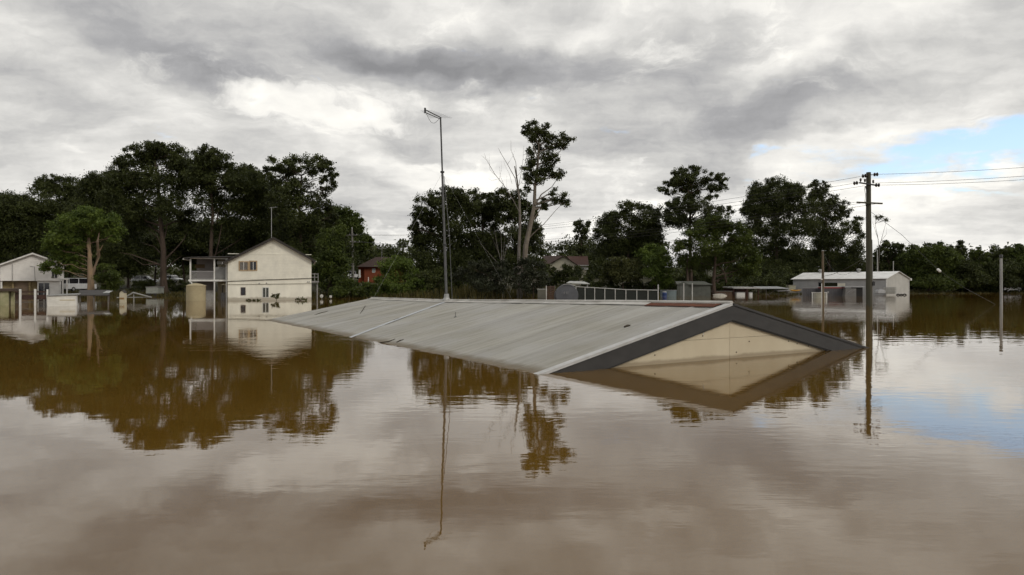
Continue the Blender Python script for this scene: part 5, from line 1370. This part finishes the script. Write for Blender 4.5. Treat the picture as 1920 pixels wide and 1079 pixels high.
tree('broad_gum', 'massive dark rounded tree left of the big power pole', 'tree', 134, 1458, [(1458, 520), (1455, 460), (1455, 400)],
     [(1450, 344, 24, 9), (1425, 354, 20, 12), (1478, 348, 24, 10), (1408, 372, 18, 14), (1445, 366, 30, 16), (1490, 366, 26, 16), (1398, 394, 12, 14), (1425, 392, 26, 20), (1465, 395, 34, 22), (1505, 390, 24, 20), (1412, 425, 24, 20), (1450, 430, 36, 24), (1495, 428, 34, 24), (1430, 462, 34, 22), (1480, 466, 38, 24), (1450, 498, 42, 24), (1500, 500, 38, 24), (1450, 528, 42, 14)], r=.5, leaf=.36, fill=6)
tree('tufted_gum', 'gum with a separate tufted top just left of the big power pole', 'tree', 136, 1555, [(1555, 520), (1552, 450), (1545, 390)],
     [(1535, 343, 14, 8), (1525, 352, 12, 9), (1546, 354, 13, 9), (1532, 368, 20, 12), (1568, 372, 11, 8), (1578, 385, 11, 9), (1555, 384, 18, 12), (1590, 400, 13, 10), (1530, 395, 24, 18), (1565, 405, 24, 14), (1608, 415, 11, 9), (1545, 425, 30, 20), (1588, 428, 22, 14), (1612, 440, 9, 12), (1560, 455, 34, 22), (1600, 465, 20, 20), (1540, 485, 34, 22), (1585, 495, 34, 24), (1612, 500, 12, 18), (1560, 525, 44, 14)], leaf=.34, dens=2.5, fill=5)
tree('light_bush', 'rounded olive-green bush behind the fence end', 'bush', 107, 1168, [(1168, 535), (1168, 515)],
     [(1160, 492, 22, 11), (1182, 497, 20, 12), (1145, 505, 20, 13), (1168, 512, 32, 14), (1190, 518, 22, 12), (1150, 522, 26, 11)], LEAF_OLIVE, leaf=.36, dens=3, r=.15)
tree('light_bush', 'tall yellow-green bush left of the lighter spreading tree', 'bush', 108, 1228, [(1228, 535), (1228, 500)],
     [(1215, 466, 20, 9), (1235, 474, 18, 11), (1205, 478, 16, 10), (1242, 492, 22, 13), (1222, 492, 24, 14), (1245, 512, 22, 14), (1220, 515, 24, 14), (1240, 530, 26, 10)], LEAF_BRIGHT, leaf=.36, dens=2.8, r=.15)
tree('spindly_sapling', 'thin bare sapling with small top tufts right of the big power pole', 'tree', 130, 1648, [(1647, 500), (1648, 470), (1646, 445), (1641, 420)],
     [(1643, 409, 7, 4), (1651, 408, 5, 3), (1661, 413, 6, 4)], LEAF_OLIVE, BARK_GREY, r=.10, leaf=.32, dens=5, per=18,
     extra=[([(1648, 468), (1654, 440), (1661, 416)], .06), ([(1647, 450), (1640, 430), (1638, 415)], .05), ([(1650, 455), (1660, 440), (1664, 425)], .04)])
for px, d, top, w_, lab in ((1115, 108, 524, 22, 'dark clipped hedge above the left part of the white frame fence'), (1160, 109, 526, 26, 'dark clipped hedge above the middle of the white frame fence'), (1208, 110, 527, 26, 'dark clipped hedge above the right part of the white frame fence'),
                            (1262, 112, 518, 26, 'dark bush left above the garden shed'), (1320, 114, 512, 30, 'dark bush right above the garden shed'), (1375, 116, 516, 30, 'dark bush behind the sunken shelter'), (1430, 121, 510, 34, 'dark bush above the wide grey canopy'), (1478, 126, 505, 30, 'dark bush at the left end of the steel shed')):
    k = lambda a: random.uniform(-a, a)
    tree('bank_hedge', lab, 'bush', d, px, [(px, 545), (px, 535)], [(px - w_ * .5 + k(3), top + 9, w_ * .6, 8), (px + w_ * .5 + k(3), top + 10, w_ * .6, 8), (px + k(4), top + 20, w_, 10), (px - w_ * .6, top + 26, w_ * .7, 9), (px + w_ * .6, top + 27, w_ * .7, 9)], LEAF_DARK, leaf=.34, dens=3.4, r=.1, twigs=0, group='dark bushes on the middle bank')
names = [(1668, 447, 'dark tree immediately right of the thin sapling'), (1706, 458, 'first low tree right of the steel shed gable'), (1742, 455, 'low flat-topped tree above the loose service cable'), (1770, 452, 'dark tree above the hanging strain insulator'),
         (1797, 450, 'pointed tree standing slightly above the right tree line'), (1838, 463, 'low tree midway between the pointed tree and the white post'), (1872, 464, 'low tree directly behind the pale steel post'), (1908, 457, 'taller tree at the right edge of the picture'), (1950, 450, 'tree cut by the right edge of the picture')]
for i, (px, ty, lab) in enumerate(names):
    k = lambda a: random.uniform(-a, a)
    w_ = 13 if 'pointed' in lab else 20
    tree('bank_tree', lab, 'tree', 138 + k(5), px, [(px, 530), (px, 495)],
         [(px + k(3), ty + 9, w_ * .6, 8), (px - w_ * .6 + k(4), ty + 20, w_ * .75, 10), (px + w_ * .6 + k(4), ty + 19, w_ * .75, 10), (px + k(5), ty + 34, w_ * 1.1, 14), (px - 15, ty + 52, 20, 16), (px + 15, ty + 55, 20, 16), (px, ty + 76, 28, 16)],
         (LEAF_DARK, LEAF_MID)[i % 2], leaf=.46, dens=2.4, group='low trees along the right bank')
tree('bank_willow', 'lighter green rounded tree on the bank right of the steel shed', 'tree', 130, 1742, [(1742, 540), (1742, 505)],
     [(1730, 474, 20, 9), (1755, 470, 22, 10), (1710, 484, 18, 11), (1738, 490, 30, 14), (1772, 486, 20, 14), (1720, 508, 26, 14), (1755, 512, 32, 16), (1730, 530, 34, 12), (1775, 532, 26, 12)], LEAF_MID, leaf=.42, dens=2.6)
for i, (px, lab) in enumerate(((1820, 'dark bank bush below the low midway tree'), (1865, 'dark bank bush at the foot of the pale steel post'), (1910, 'dark bank bush above the pale car at the right edge'), (1955, 'dark bank bush cut by the right edge'))):
    tree('bank_bush', lab, 'bush', 133, px, [(px, 545), (px, 520)], [(px - 12, 505, 20, 14), (px + 12, 508, 20, 14), (px, 525, 30, 14), (px + 4, 540, 28, 8)], LEAF_DARK, leaf=.42, dens=2.6, group='bushes along the right bank', r=.15)

# the far wood that closes the view
lob = []
for i in range(400):
    px = random.uniform(-250, 2200); d = random.uniform(150, 215)
    ty = np.interp(px, [-250, 0, 600, 690, 740, 770, 1010, 1060, 1110, 1600, 1640, 2200], [430, 440, 462, 446, 438, 450, 450, 448, 452, 465, 462, 462]) + random.uniform(0, 14)
    c = W(px, random.uniform(ty + 10, 530), d); rr = random.uniform(2.0, 3.4)
    c.z = max(c.z, ground(c.x, d) + 1)
    lob.append((c, rr, rr, rr * .85))
V, T = leaves(lob, .75, .55, 44, clump=.9)
tag(link('far_woodland', leaf_mesh('far_woodland', V, T, LEAF_DARK)), 'dark far wood closing the view behind the houses', 'wood', kind='stuff')

# rank grass along the flooded bank
N = 20000
px = rng.uniform(-300, 2200, N); dd = np.interp(px, *SHORE) + rng.normal(2.0, 4.0, N)
gx = (px - 960) / F * dd
gz_ = np.array([ground(x, y) for x, y in zip(gx, dd)])
keep = gz_ > -.5
gx, dd, gz_ = gx[keep], dd[keep], gz_[keep]; N = len(gx)
hgt = rng.uniform(.3, .9, N) * np.interp(px[keep], [700, 850, 1060, 1150], [.7, 1.6, 1.6, .5]); an = rng.uniform(0, 6.28, N); ln_ = rng.normal(0, .22, (N, 2))
wv = np.stack([np.cos(an), np.sin(an), np.zeros(N)], 1) * .06
P = np.stack([gx, dd, np.maximum(gz_, -.2)], 1); Tt = P + np.stack([ln_[:, 0], ln_[:, 1], hgt], 1)
V = np.stack([P - wv, P + wv, Tt + wv * .3, Tt - wv * .3], 1).reshape(-1, 3)
tag(link('bank_grass', leaf_mesh('bank_grass', V, rng.random(N), LEAF_GRASS)), 'rank olive grass growing along the flooded bank', 'grass', kind='stuff')
